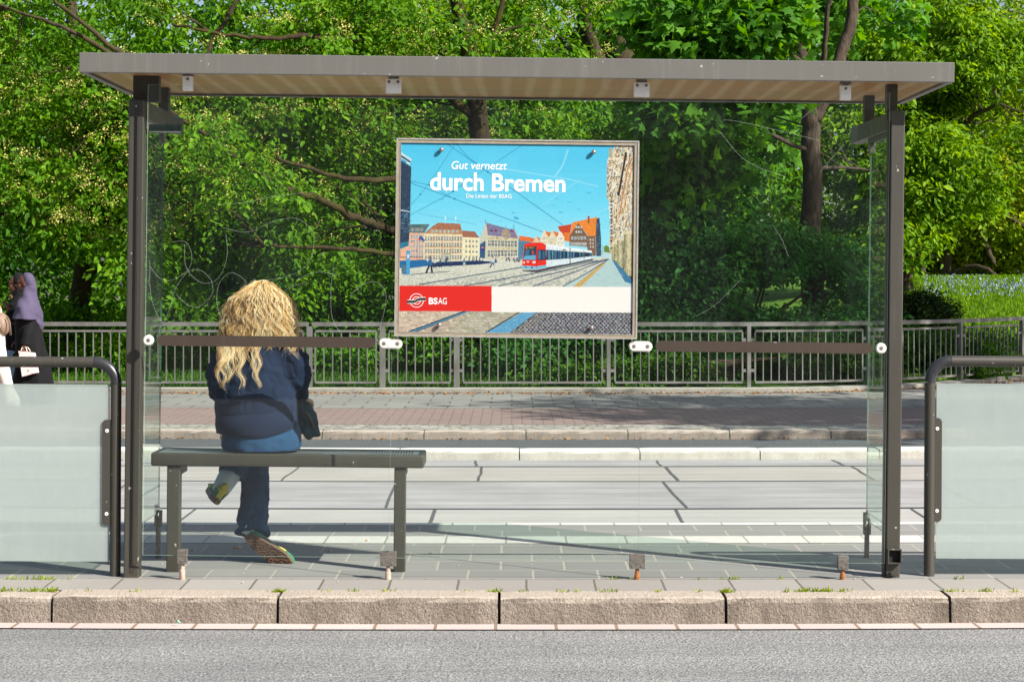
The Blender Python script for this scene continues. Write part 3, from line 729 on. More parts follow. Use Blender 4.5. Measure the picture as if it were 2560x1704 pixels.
# ------------------------------------------------------------------ park railing
M['galv'] = mat('weathered_galvanised', (0.20, 0.192, 0.183), (0.125, 0.118, 0.108), 5, 0.5, 0.2, stretch=(1, 1, 0.4))
def railing():
    root = thing('park_railing', 'long grey metal railing with thin upright bars along the park', 'railing', (0, 26.4, -0.075))
    def xat(px):
        x = (px-1280)*26.4/FPX
        for _ in range(20): x = (px-1280)*fence_y(x)/FPX
        return x
    posts_px = [-420, -20, 336, 774, 956.5, 1142, 1521.5, 1872, 2170, 2401, 2554, 2700, 2830]
    posts = [xat(p) for p in posts_px]
    ztop, zb0 = 0.79, -0.075
    def dirv(x): d = Vector((1, (fence_y(x+.01)-fence_y(x-.01))/.02, 0)); return d.normalized()
    def pt(x, z, off=0.0): return Vector((x, fence_y(x)+off, z))
    def beam(mb, xa_, xb_, z0, z1, th, n=None):
        n = n or max(1, int((xb_-xa_)/0.35))
        pr = []
        for i in range(n+1):
            x = xa_+(xb_-xa_)*i/n; d = dirv(x); nrm = Vector((-d.y, d.x, 0)); c = Vector((x, fence_y(x), 0))
            pr.append([c-nrm*th/2+Vector((0, 0, z0)), c+nrm*th/2+Vector((0, 0, z0)), c+nrm*th/2+Vector((0, 0, z1)), c-nrm*th/2+Vector((0, 0, z1))])
        vs = [p for r_ in pr for p in r_]; fs = [(3, 2, 1, 0), (4*n, 4*n+1, 4*n+2, 4*n+3)]
        for i in range(n):
            for j in range(4): fs.append((4*i+j, 4*i+(j+1) % 4, 4*i+4+(j+1) % 4, 4*i+4+j))
        mb.add(vs, fs)
    def upright(mb, x, z0, z1, w, th):
        d = dirv(x)*w/2; nrm = Vector((-d.y, d.x, 0)).normalized()*th/2; c = Vector((x, fence_y(x), 0))
        vs = [c+a+Vector((0, 0, z)) for z in (z0, z1) for a in (-d-nrm, d-nrm, d+nrm, -d+nrm)]
        mb.add(vs, [(3, 2, 1, 0), (4, 5, 6, 7), (0, 1, 5, 4), (1, 2, 6, 5), (2, 3, 7, 6), (3, 0, 4, 7)])
    mb = MB()
    for a, b in zip(posts[:-1], posts[1:]): pass
    beam(mb, posts[0], xat(771), ztop-0.055, ztop, 0.05); beam(mb, xat(777)+0.02, xat(957), ztop-0.055, ztop, 0.05); beam(mb, xat(957)+.002, posts[-1], ztop-0.055, ztop, 0.05)
    mb.build('handrail', M['galv'], root)
    for x, px in zip(posts, posts_px):
        mb = MB(); upright(mb, x, zb0-0.05, ztop-0.056, 0.075 if px in (1142, 774, 956.5) else 0.05, 0.05)
        mb.build('railing_post', M['galv'], root)
    for a, b, pa in zip(posts, posts[1:], posts_px):
        g = 0.085; x0, x1 = a+g, b-g
        if pa == 774: x0 += -0.01
        mb = MB(); zt_, zb_ = 0.685, -0.02
        beam(mb, x0, x1, zt_-0.028, zt_, 0.03); beam(mb, x0, x1, zb_, zb_+0.028, 0.03)
        Lg = x1-x0; nb = max(3, int(round(Lg*math.hypot(1, (fence_y(x1)-fence_y(x0))/Lg)/0.114)))
        for k in range(nb+1):
            x = x0+Lg*k/nb
            upright(mb, x, zb_+0.027, zt_-0.027, 0.022 if k in (0, nb) else 0.0145, 0.016)
        for z in (zb_+0.15, zt_-0.15):
            beam(mb, a+0.02, x0, z, z+0.04, 0.02, 1); beam(mb, x1, b-0.02, z, z+0.04, 0.02, 1)
        mb.build('bar_panel', M['galv'], root)
railing()
# ------------------------------------------------------------------ advertising poster bolted to the middle pane
TP = 0.0122
PO = Vector((0.02, 9.428, 1.15))
poster = thing('advertising_poster', 'framed blue poster of a red and white tram in an old town square', 'poster', PO, (0, TP, 0))
PI_ = wmat(poster).inverted()
YP = 9.428
def Q(zx, zy):                               # position in the enlarged poster view -> poster-local (x, z)
    w = PI_ @ P(980 + zx/3.0156, 330 + zy/3.0156, YP); return w.x, w.z
fx0, fz1 = Q(36, 46); fx1, _ = Q(1866, 69); _, fz0 = Q(930, 1550)
fx0 = (Q(36, 46)[0]+Q(16, 1540)[0])/2; fx1 = (Q(1866, 69)[0]+Q(1845, 1560)[0])/2; fz1 = Q(950, 57)[1]
M['frame_tan'] = mat('brushed_tan_frame', (0.42, 0.34, 0.24), (0.33, 0.27, 0.19), 25, 0.4, 0.3)
M['frame_alu'] = mat('bright_alu_frame', (0.62, 0.60, 0.56), (0.5, 0.48, 0.44), 30, 0.35, 0.6)
def frame():
    mb = MB(); w1, w2 = 0.0075, 0.019
    def ring(x0, x1, z0, z1, w, y0, y1):
        mb.box(x0, x1, y0, y1, z1-w, z1); mb.box(x0, x1, y0, y1, z0, z0+w)
        mb.box(x0, x0+w, y0, y1, z0+w, z1-w); mb.box(x1-w, x1, y0, y1, z0+w, z1-w)
    mb.m = 1; ring(fx0, fx1, fz0, fz1, w1, -0.009, 0.012)
    mb.m = 0; ring(fx0+w1+.0002, fx1-w1-.0002, fz0+w1+.0002, fz1-w1-.0002, w2-w1, -0.006, 0.011)
    mb.m = 1; ring(fx0+w2+.0002, fx1-w2-.0002, fz0+w2+.0002, fz1-w2-.0002, 0.0025, -0.008, 0.0105)
    mb.build('frame', [M['frame_tan'], M['frame_alu']], poster, local=True)
frame()
ix0, ix1, iz0, iz1 = fx0+0.0218, fx1-0.0218, fz0+0.0218, fz1-0.0218
# fit: local rectangle <-> the photo's inner print corners, so traced shapes land inside the frame
ZW = lambda u, v: (65+(1835-65)*u, 80+(1530-80)*v)
def A(zx, zy):
    # undo the small tilt of the enlarged view: x runs 65..1835 at the top, 48..1815 at the bottom
    v = (zy - (80 + 18*(zx-65)/1770)) / 1433.0; u = (zx - (66 - 18*v)) / 1769.0
    return ix0+(ix1-ix0)*u, iz1-(iz1-iz0)*v
def print_mat():
    t = NT('printed_paper'); a = t.n('Attribute', attribute_name='ink', attribute_type='GEOMETRY')
    v = t.coord(); c = t.mix(1.0, t.mix(t.ramp(t.noise(v, 300, 2), 0.35, 0.65, 0, 0.10), a.outputs[0], (0.02, 0.05, 0.07)), (0.64, 0.64, 0.64), 'MULTIPLY')
    return t.out(t.bsdf(c, 0.35, 0, 0.4, None, Coat_Weight=0.15))
M['print'] = print_mat()
GW, GH, SS = 590, 484, 2                        # the print is a fine mesh of little coloured cells, like a halftone
class Art:
    """paints polygons, one over the other, into one cell buffer"""
    buf = np.zeros((GH*SS, GW*SS, 3), np.float32)
    def poly(self, pts, col):
        col = S(*col)
        q = np.array([A(*p) for p in pts]); X = (q[:, 0]-ix0)/(ix1-ix0)*GW*SS; Y = (iz1-q[:, 1])/(iz1-iz0)*GH*SS
        x0, x1 = int(max(0, math.floor(X.min()))), int(min(GW*SS, math.ceil(X.max())+1)); y0, y1 = int(max(0, math.floor(Y.min()))), int(min(GH*SS, math.ceil(Y.max())+1))
        if x1 <= x0 or y1 <= y0: return
        gx, gy = np.meshgrid(np.arange(x0, x1)+0.5, np.arange(y0, y1)+0.5)
        ins = np.zeros(gx.shape, bool); n = len(X)
        for i in range(n):
            xa, ya, xb, yb = X[i], Y[i], X[i-1], Y[i-1]
            if ya == yb: continue
            ins ^= ((ya > gy) != (yb > gy)) & (gx < (xb-xa)*(gy-ya)/(yb-ya)+xa)
        self.buf[y0:y1, x0:x1][ins] = col
    def rect(self, x0, y0, x1, y1, col): self.poly([(x0, y0), (x1, y0), (x1, y1), (x0, y1)], col)
    def line(self, pts, w, col):
        for (a, b), (c, d) in zip(pts, pts[1:]):
            l = math.hypot(c-a, d-b) or 1; nx, ny = -(d-b)/l*w/2, (c-a)/l*w/2
            self.poly([(a+nx, b+ny), (c+nx, d+ny), (c-nx, d-ny), (a-nx, b-ny)], col)
    def build(self, name, parent):
        img = self.buf.reshape(GH, SS, GW, SS, 3).mean((1, 3))
        xs = np.linspace(ix0, ix1, GW+1); zs = np.linspace(iz1, iz0, GH+1)
        XX, ZZ = np.meshgrid(xs, zs); co = np.stack([XX, np.full_like(XX, -0.001), ZZ], -1).reshape(-1, 3)
        jj, ii = np.meshgrid(np.arange(GH), np.arange(GW), indexing='ij'); p = (jj*(GW+1)+ii).ravel()
        f = np.stack([p, p+GW+1, p+GW+2, p+1], 1).astype(np.int32)
        me = fast_mesh(name, co, f)
        at = me.attributes.new('ink', 'FLOAT_COLOR', 'FACE')
        at.data.foreach_set('color', np.concatenate([img.reshape(-1, 3), np.ones((GW*GH, 1))], 1).astype(np.float32).ravel())
        me.materials.append(M['print']); o = bpy.data.objects.new(name, me); COL.objects.link(o); o.parent = parent; return o
R = random.Random(3)
def jit(c, k):
    g_ = R.uniform(-k, k); return tuple(max(2, min(253, x + g_ + R.uniform(-.22, .22)*k)) for x in c)
def mixc(a, b, t_): return tuple(x+(y-x)*t_ for x, y in zip(a, b))
# panel behind the print
mb = MB(); mb.box(ix0-0.001, ix1+0.001, 0.0, 0.009, iz0-0.001, iz1+0.001)
panel = mb.build('print_panel', mat('panel_white', (0.6, 0.6, 0.6), None), poster, local=True)
a = Art()
SK0, SK1, SK2 = (78, 196, 236), (108, 212, 242), (170, 232, 246)
ny, nx = 24, 6
for j in range(ny):                            # sky, printed light blue paling to the roofs
    for i in range(nx):
        y0, y1 = 80+920*j/ny, 80+920*(j+1)/ny; x0, x1 = 60+1790*i/nx, 60+1790*(i+1)/nx
        f = (j+.5)/ny; c = mixc(SK0, SK1, f*2) if f < .5 else mixc(SK1, SK2, (f-.5)*2)
        side_ = abs((i+.5)/nx-0.42); c = mixc(c, (120, 215, 245), max(0, 0.35-side_)*0.6)
        a.rect(x0-1, y0-1, x1+1, y1+1, jit(c, 1.5))
for pts, w in (([(870, 280), (1100, 318), (1340, 355), (1560, 410)], 12), ([(1230, 340), (1290, 250), (1330, 130)], 16), ([(1120, 560), (1220, 490), (1420, 360)], 9), ([(1320, 690), (1460, 640), (1640, 570)], 14), ([(1380, 700), (1500, 655), (1640, 632)], 8), ([(985, 790), (1040, 755)], 8)):
    a.line(pts, w, (118, 212, 241)); a.line(pts, w*0.4, (146, 221, 243))
for k in range(26):
    x, y = R.uniform(300, 1600), R.uniform(400, 680); a.line([(x, y), (x+R.uniform(8, 34), y+R.uniform(-6, 8))], R.uniform(2, 9), (70, 176, 216))
a.line([(920, 645), (955, 655)], 16, (60, 165, 205))
# square
a.poly([(50, 955), (1650, 945), (1840, 1100), (1840, 1180), (40, 1180)], (206, 210, 196))
for k in range(900):                           # setts of the square
    v = R.random()**0.6; y = 985+180*v; x = R.uniform(50, 1400); s = 3+10*v
    a.line([(x, y), (x+s*1.6, y-s*0.12)], 1.6+2.2*v, jit((176, 178, 166), 22))
# houses
h = Art()
def windows(x0, x1, y0, y1, cols, rows, col=(60, 80, 95), slope=0.0, mull=True, fill=0.62):
    cw, rh = (x1-x0)/cols, (y1-y0)/rows
    for r_ in range(rows):
        for c_ in range(cols):
            a0, b0 = x0+c_*cw+cw*(1-fill)/2, y0+r_*rh+rh*(1-fill)/2 + slope*(c_*cw)
            h.rect(a0-1.5, b0-1.5, a0+cw*fill+1.5, b0+rh*fill+1.5, (228, 226, 208))
            h.rect(a0, b0, a0+cw*fill, b0+rh*fill, jit(col, 22))
            if mull: h.rect(a0+cw*fill*0.44, b0, a0+cw*fill*0.56, b0+rh*fill, (232, 232, 220)); h.rect(a0, b0+rh*fill*.42, a0+cw*fill, b0+rh*fill*.5, (232, 232, 220))
# far left dark block
h.poly([(62, 150), (146, 205), (134, 250), (62, 205)], (196, 224, 228)); h.poly([(62, 170), (140, 222), (136, 235), (62, 190)], (40, 90, 120)); h.poly([(66, 200), (105, 222), (103, 240), (66, 232)], (60, 150, 190))
h.poly([(62, 218), (142, 262), (127, 830), (58, 848)], (44, 62, 84))
for k in range(420):
    x, y = R.uniform(62, 138), R.uniform(235, 830); h.line([(x, y), (x+R.uniform(3, 12), y+R.uniform(-3, 3))], 2.2, jit((58, 84, 110), 26))
for k in range(70):
    x, y = R.uniform(62, 125), R.uniform(585, 760); h.line([(x, y), (x+R.uniform(4, 16), y+R.uniform(-6, 6))], 2, (120, 160, 190))
h.line([(60, 592), (130, 604)], 5, (225, 232, 235))
h.poly([(58, 838), (127, 826), (122, 862), (58, 885)], (50, 120, 150))
# pink house, wide house, narrow cream house
h.poly([(128, 762), (240, 762), (232, 968), (56, 975), (60, 885), (122, 862)], (226, 178, 150)); h.poly([(130, 698), (282, 698), (240, 765), (128, 762)], (92, 116, 118)); h.poly([(150, 700), (230, 700), (205, 718), (150, 716)], (70, 96, 100))
windows(134, 236, 726, 752, 3, 1, (50, 66, 80), fill=.6); windows(134, 236, 775, 955, 5, 5, (96, 130, 150))
h.rect(58, 945, 236, 952, (120, 92, 80))
h.poly([(240, 768), (532, 774), (528, 975), (232, 968)], (226, 214, 178))
h.poly([(345, 686), (512, 694), (534, 775), (238, 768), (300, 715)], (168, 112, 84)); h.poly([(300, 732), (524, 740), (532, 774), (240, 768)], (182, 138, 96))
for k in range(160):
    x, y = R.uniform(300, 515), R.uniform(694, 760); h.rect(x, y, x+6, y+3, jit((150, 104, 80), 30))
windows(285, 505, 735, 768, 7, 1, (90, 150, 170), fill=.5)
windows(242, 528, 782, 972, 14, 4, (60, 84, 92))
for y in (822, 868, 872, 918): h.rect(236, y, 530, y+3, (196, 150, 112))
for k in range(60): h.rect(*(lambda x, y: (x, y, x+8, y+3))(R.choice((300, 372, 440, 508))+R.uniform(0, 8), R.uniform(785, 915)), (204, 126, 92))
h.rect(372, 922, 438, 974, (96, 110, 90)); windows(374, 436, 925, 972, 8, 3, (150, 165, 150), mull=False)
h.poly([(532, 795), (660, 800), (656, 965), (528, 972)], (236, 228, 186)); h.poly([(528, 745), (622, 752), (660, 800), (532, 795)], (158, 104, 84)); windows(545, 650, 806, 965, 4, 4, (52, 74, 88), fill=.45)
h.line([(594, 800), (590, 965)], 4, (190, 178, 140))
# ornate gabled hall
h.poly([(662, 800), (705, 690), (716, 770), (705, 960), (660, 950)], (196, 200, 182)); h.poly([(662, 850), (705, 820), (700, 958), (660, 950)], (54, 92, 126)); h.rect(666, 862, 694, 900, (52, 60, 140)); h.rect(674, 868, 690, 880, (222, 120, 60))
h.poly([(703, 684), (922, 742), (950, 805), (716, 780)], (122, 118, 150))
for k in range(120):
    x = R.uniform(715, 930); y = R.uniform(705+(x-715)*.22, 780+(x-715)*.08); h.line([(x, y), (x+7, y+8)], 2, jit((150, 150, 178), 34))
h.line([(705, 676), (718, 780)], 7, (206, 196, 172)); h.line([(918, 730), (950, 805)], 7, (196, 120, 104)); h.line([(705, 664), (705, 690)], 4, (60, 100, 120)); h.line([(918, 700), (918, 740)], 4, (60, 130, 140)); h.line([(857, 705), (857, 745)], 3, (90, 110, 120))
h.poly([(716, 780), (952, 805), (948, 962), (706, 960)], (206, 204, 176)); h.poly([(826, 770), (838, 740), (858, 730), (880, 742), (892, 772), (900, 792), (820, 784)], (168, 150, 128))
for x in (752, 782, 905): h.poly([(x-14, 752), (x, 728), (x+14, 757)], (116, 62, 92))
windows(722, 945, 808, 872, 9, 1, (58, 76, 80), slope=.03, fill=.7); windows(718, 945, 884, 955, 9, 1, (60, 78, 88), slope=-.02, fill=.7)
for k in range(90): h.rect(*(lambda x, y: (x, y, x+7, y+4))(R.uniform(716, 945), R.choice((798, 876, 803))+R.uniform(-4, 5)), jit((176, 138, 80), 36))
# background red roofs, white gables
h.poly([(955, 800), (1060, 826), (1060, 958), (950, 962)], (84, 130, 156)); h.poly([(958, 782), (1040, 795), (1060, 832), (965, 818)], (226, 112, 52)); h.poly([(1030, 792), (1075, 805), (1068, 832), (1056, 828)], (214, 100, 48))
for k in range(40): h.rect(*(lambda x, y: (x, y, x+6, y+9))(R.uniform(962, 1055), R.uniform(836, 940)), jit((58, 100, 130), 22))
h.poly([(1062, 836), (1082, 790), (1115, 800), (1120, 838)], (220, 196, 160)); h.poly([(1090, 790), (1118, 800), (1116, 830)], (220, 112, 60))
for x, c in ((1120, (220, 214, 186)), (1180, (214, 208, 178)), (1240, (226, 224, 206))):
    h.poly([(x, 850), (x+4, 790), (x+16, 778), (x+20, 752), (x+32, 738), (x+46, 756), (x+52, 780), (x+64, 795), (x+66, 870)], c)
    h.poly([(x+36, 748), (x+82, 760), (x+66, 800), (x+52, 778)], (218, 114, 52)); windows(x+12, x+54, 790, 850, 3, 2, (120, 140, 130), fill=.4)
h.poly([(1252, 712), (1358, 694), (1345, 770), (1268, 752)], (196, 70, 42)); h.poly([(1305, 760), (1360, 756), (1340, 830), (1300, 820)], (224, 122, 50))
h.poly([(1362, 682), (1550, 640), (1560, 700), (1540, 785), (1482, 785), (1410, 690), (1345, 790)], (228, 136, 54)); h.rect(1478, 634, 1494, 690, (170, 84, 50))
h.poly([(1343, 782), (1408, 684), (1478, 785), (1476, 868), (1340, 860)], (116, 92, 76)); h.poly([(1478, 785), (1542, 782), (1545, 930), (1514, 940), (1476, 888)], (122, 98, 82))
for r_ in (705, 740): windows(1385, 1440, r_, r_+26, 3, 1, (150, 170, 180), fill=.5)
windows(1350, 1470, 782, 818, 5, 1, (96, 120, 140)); windows(1346, 1472, 826, 866, 8, 1, (110, 130, 150)); h.line([(1541, 785), (1546, 930)], 8, (200, 186, 160)); windows(1490, 1530, 800, 880, 2, 3, (170, 160, 150), fill=.35)
h.poly([(1545, 655), (1568, 645), (1580, 800), (1582, 935), (1545, 940), (1540, 785)], (56, 74, 92))
for k in range(60): h.rect(*(lambda x, y: (x, y, x+5, y+8))(R.uniform(1546, 1575), R.uniform(690, 930)), jit((60, 110, 140), 30))
h.poly([(1582, 900), (1650, 880), (1650, 950), (1582, 945)], (176, 214, 224)); h.poly([(1602, 905), (1600, 868), (1618, 852), (1640, 866), (1648, 912)], (104, 134, 58)); h.line([(1592, 850), (1592, 935)], 4, (110, 160, 180))
# right: ornate stone front and its columns
h.poly([(1690, 96), (1840, 100), (1838, 770), (1745, 790), (1655, 950), (1640, 830), (1652, 700), (1640, 560), (1645, 490), (1624, 490), (1624, 240), (1636, 190)], (212, 202, 172))
h.poly([(1640, 120), (1660, 115), (1666, 190), (1642, 188)], (176, 166, 130)); h.poly([(1626, 250), (1668, 258), (1660, 490), (1626, 492)], (110, 92, 66))
def front_x(y): return 1626 if y < 490 else 1642+ (y-490)*0.02
for k in range(2600):
    y = R.uniform(100, 900); x = R.uniform(max(front_x(y), 1690 if y < 190 else 0)+2, 1832)
    if y > 760 and x > 1740: continue
    s = R.uniform(2, 8); c = R.choice(((236, 230, 206), (228, 216, 180), (196, 158, 104), (112, 96, 76), (66, 66, 66), (216, 204, 172), (164, 140, 104), (218, 226, 224), (240, 236, 220), (150, 168, 172)))
    l = R.uniform(6, 30); h.line([(x, y), (x-l*0.22, y+l)], s, jit(c, 14))
h.line([(1770, 150), (1712, 480)], 16, (58, 46, 42)); h.line([(1800, 180), (1716, 640)], 9, (190, 126, 62)); h.line([(1836, 150), (1745, 620)], 7, (206, 150, 84)); h.line([(1632, 205), (1752, 185)], 9, (232, 224, 200)); h.line([(1624, 245), (1700, 215)], 7, (150, 128, 96))
for k in range(14):
    y = 520+k*27; h.poly([(1650, y), (1664, y-6), (1668, y+9), (1652, y+14)], jit((70, 84, 96), 20))
for (x0, x1, y0, y1) in ((1662, 1684, 860, 985), (1682, 1708, 840, 1010), (1704, 1752, 815, 1055), (1754, 1832, 765, 1130)):
    n = 10
    for i in range(n):
        f = (i+.5)/n; sh = 0.55+0.45*math.sin(math.pi*min(1, f*1.05)); c = tuple(x*sh for x in (206, 200, 160))
        h.rect(x0+(x1-x0)*i/n-.5, y0, x0+(x1-x0)*(i+1)/n+.5, y1, c)
    for k in range(int((x1-x0)*1.2)):
        x, y = R.uniform(x0, x1-4), R.uniform(y0, y1-12); h.line([(x, y), (x+2, y+R.uniform(6, 26))], R.uniform(2, 7), jit((150, 150, 108), 30))
    h.rect(x0-8, y0-14, x1+8, y0+4, (214, 204, 168)); h.rect(x0, y1-(y1-y0)*.12, x1, y1, (86, 84, 76))
# foreground rails, pavement, people, tram
g = Art()
for k in range(700):
    v = R.random(); y = 1035+128*v; x = R.uniform(60, 1560); lim = 1165-(x-60)*0.115
    if y < lim: continue
    g.line([(x, y), (x+18, y-4)], 3.2, jit((150, 154, 152), 26))
g.poly([(1300, 1170), (1640, 955), (1660, 955), (1760, 1130), (1830, 1150), (1815, 1180), (1290, 1180)], (176, 206, 206)); g.poly([(1700, 985), (1660, 960), (1760, 1130), (1820, 1150), (1815, 1120)], (58, 120, 160))
for k in range(110):
    y = R.uniform(985, 1165); f = (y-955)/215; x = R.uniform(1640-300*f, 1700+60*f); g.line([(x, y), (x+26*f+4, y)], 1.6, jit((140, 178, 186), 20))
g.poly([(1362, 1172), (1600, 985), (1618, 985), (1425, 1172)], (196, 166, 96))
for pts in ([(200, 1155), (980, 1022), (1240, 990)], [(540, 1165), (1200, 1045), (1560, 970)], [(800, 1166), (1300, 1050), (1620, 960)], [(1060, 1168), (1400, 1050), (1632, 958)], [(1290, 1168), (1500, 1050), (1640, 958)]):
    g.line(pts, 8, (86, 108, 128)); g.line([(x, y+3) for x, y in pts], 2.5, (46, 56, 66))
g.poly([(50, 975), (250, 965), (300, 1010), (130, 1032), (50, 1030)], (34, 104, 160)); g.poly([(300, 985), (660, 972), (800, 985), (660, 1002), (300, 1022)], (30, 52, 92)); g.rect(104, 898, 132, 1082, (70, 160, 206)); g.rect(112, 925, 126, 955, (210, 226, 230)); g.poly([(68, 1005), (104, 1008), (104, 1080), (68, 1076)], (78, 116, 140)); g.poly([(132, 1076), (430, 1052), (434, 1058), (140, 1082)], (96, 108, 104))
for x in (188, 203): g.line([(x, 800), (x-4, 975)], 2.5, (110, 120, 126))
g.poly([(202, 778), (220, 790), (246, 822), (238, 830), (206, 812)], (30, 92, 160)); g.poly([(196, 800), (210, 806), (206, 830), (197, 826)], (220, 60, 40))
def man(x, y, hgt, top, leg, stride=0.25):
    g.poly([(x-hgt*.10, y-hgt*.80), (x+hgt*.08, y-hgt*.84), (x+hgt*.14, y-hgt*.45), (x-hgt*.14, y-hgt*.45)], top)
    g.line([(x-hgt*.04, y-hgt*.48), (x-hgt*stride, y)], hgt*.11, leg); g.line([(x+hgt*.05, y-hgt*.48), (x+hgt*.12, y-hgt*.02)], hgt*.11, leg)
    g.poly([(x+math.cos(t_)*hgt*.065, y-hgt*.92+math.sin(t_)*hgt*.08) for t_ in np.linspace(0, 6.28, 9)[:-1]], (120, 84, 70))
man(285, 1070, 130, (44, 104, 150), (34, 44, 60)); man(320, 1030, 82, (196, 206, 210), (50, 60, 80), .08); man(362, 1026, 72, (60, 90, 130), (40, 50, 66), .1); man(442, 1022, 46, (50, 70, 100), (40, 50, 66)); man(543, 1022, 72, (60, 140, 180), (196, 190, 170), .05); man(760, 1028, 86, (200, 208, 214), (50, 70, 100)); man(782, 1026, 76, (52, 84, 130), (210, 210, 206))
for k in range(30): man(R.choice((R.uniform(560, 700), R.uniform(860, 985), R.uniform(400, 425))), R.uniform(968, 988), R.uniform(24, 38), jit((90, 110, 140), 50), (50, 60, 80), .08)
for x in (830, 870, 910, 935): g.poly([(x-24, 946), (x, 936), (x+24, 944)], (232, 232, 224)); g.line([(x, 944), (x, 975)], 2, (160, 160, 150))
# tram
RED, DRED = (226, 48, 34), (188, 34, 26)
g.poly([(1092, 842), (1165, 845), (1342, 872), (1510, 896), (1518, 962), (1345, 1000), (1165, 1030), (1092, 1040)], (214, 230, 238))
g.poly([(1165, 845), (1342, 874), (1510, 898), (1510, 906), (1342, 884), (1165, 860)], (238, 246, 248))
g.poly([(1165, 888), (1342, 902), (1510, 912), (1512, 938), (1342, 955), (1165, 968)], (34, 54, 76))
for k in range(24):
    x = 1172+R.random()**1.2*330; f = (x-1165)/345; y0, y1 = 892+22*f, 962-24*f; g.rect(x, y0, x+R.uniform(5, 20)*(1-f*.6), y1, jit((70, 120, 150), 30))
for k in range(14):
    x = 1172+330*k/14; f = (x-1165)/345; g.rect(x, 889+22*f, x+4*(1-f*.5), 966-26*f, (22, 34, 48))
g.poly([(1165, 1022), (1345, 992), (1516, 955), (1518, 966), (1345, 1006), (1165, 1040)], (92, 106, 110)); g.line([(1345, 874), (1346, 1002)], 7, (70, 84, 96)); g.line([(1450, 890), (1452, 978)], 4, (120, 134, 146))
g.poly([(1085, 1046), (1520, 964), (1530, 968), (1090, 1060), (985, 1052), (985, 1044)], (44, 50, 56))
g.rect(1290, 888, 1312, 897, (50, 46, 44)); g.rect(1294, 890, 1308, 894, (224, 140, 60))
g.poly([(1000, 848), (1040, 836), (1130, 834), (1162, 852), (1166, 1030), (1088, 1046), (980, 1036), (984, 985)], RED)
g.poly([(1003, 868), (1090, 862), (1086, 968), (990, 965)], (32, 66, 96)); g.poly([(1004, 868), (1088, 862), (1087, 884), (1002, 888)], (30, 60, 66)); g.rect(1010, 872, 1022, 882, (226, 150, 60)); g.rect(1030, 870, 1072, 880, (150, 120, 60)); g.poly([(1000, 935), (1084, 930), (1084, 966), (992, 964)], (96, 170, 204)); g.poly([(1010, 890), (1040, 888), (1030, 935), (1002, 938)], (60, 110, 140)); g.rect(1056, 895, 1070, 925, (196, 70, 50))
g.poly([(1098, 888), (1162, 890), (1164, 966), (1096, 970)], (30, 50, 70)); g.poly([(1104, 895), (1124, 896), (1122, 960), (1102, 962)], (70, 120, 150)); g.poly([(1132, 900), (1156, 900), (1156, 960), (1132, 962)], (52, 90, 118))
g.poly([(984, 985), (1090, 985), (1090, 990), (984, 990)], DRED); g.poly([(980, 1010), (1088, 1016), (1166, 1004), (1166, 1028), (1088, 1044), (979, 1034)], (120, 190, 214)); g.rect(990, 980, 1002, 992, (240, 236, 220)); g.poly([(1060, 978), (1084, 976), (1082, 992), (1060, 992)], (236, 236, 230)); g.rect(1018, 976, 1034, 986, (240, 230, 226)); g.line([(1092, 850), (1090, 1040)], 4, DRED); g.rect(1005, 1016, 1016, 1026, (40, 60, 70)); g.rect(1050, 1018, 1062, 1030, (40, 60, 70))
# overhead wires
W = (34, 122, 168)
for pts, w in (([(405, 82), (720, 300)], 4.5), ([(480, 84), (560, 175), (640, 240), (728, 304)], 3.5), ([(720, 300), (900, 425), (1290, 702)], 4.5), ([(474, 88), (325, 320), (212, 470), (62, 640)], 3), ([(990, 90), (790, 225), (600, 345), (410, 480), (62, 668)], 3.5), ([(136, 385), (470, 505), (760, 615), (1140, 755)], 4.5), ([(136, 370), (280, 402), (330, 430), (470, 508)], 3.5), ([(190, 616), (440, 660), (640, 700)], 2)): g.line(pts, w, W)
for x, y in ((210, 472), (280, 402), (458, 450), (722, 300), (470, 506)): g.poly([(x+math.cos(t_)*7, y+math.sin(t_)*7) for t_ in np.linspace(0, 6.28, 9)[:-1]], (40, 110, 150))
for x in (398, 476): g.line([(x, 630), (x+2, 690)], 2.5, (215, 236, 242)); g.poly([(x, 630), (x+10, 655), (x+2, 662)], (226, 240, 244))
# bottom strip: pavement close up
g.rect(30, 1350, 1840, 1545, (170, 166, 154))
def setts(x0, x1, y0, y1, dx, dy, sh, base, gap, var):
    ny_ = int((y1-y0)/dy)+2
    for j in range(ny_):
        yy = y0+j*dy; xo = (j*sh) % dx; n_ = int((x1-x0)/dx)+3
        for i in range(n_):
            x = x0-dx+xo+i*dx+R.uniform(-2, 2); g.poly([(x+gap, yy+gap), (x+dx-gap, yy+gap+2), (x+dx-gap+6, yy+dy-gap), (x+gap+6, yy+dy-gap-1)], jit(base, var))
setts(48, 470, 1358, 1545, 30, 19, 11, (196, 176, 156), 2.4, 26)
setts(440, 930, 1362, 1545, 34, 19, 13, (176, 176, 152), 2.6, 26)
g.poly([(40, 1350), (560, 1350), (130, 1520), (40, 1470)], (190, 184, 168)); setts(46, 300, 1358, 1520, 30, 19, 11, (204, 180, 158), 2.4, 28); setts(300, 420, 1358, 1420, 30, 19, 11, (200, 182, 160), 2.4, 28)
g.poly([(545, 1352), (600, 1352), (190, 1512), (110, 1512)], (58, 74, 90)); g.line([(580, 1354), (150, 1512)], 6, (96, 170, 214)); g.line([(560, 1354), (120, 1512)], 6, (26, 32, 40))
g.poly([(990, 1360), (1095, 1362), (885, 1520), (705, 1518)], (92, 158, 196)); g.line([(962, 1362), (706, 1518)], 9, (40, 44, 50))
for k in range(120):
    f = R.random(); x = 705+f*285+R.random()*(180-75*f); y = 1518-f*156; g.line([(x, y), (x+10, y-5)], 3, jit((120, 182, 212), 22))
g.poly([(1095, 1362), (1840, 1366), (1840, 1545), (870, 1545), (885, 1520)], (66, 68, 70))
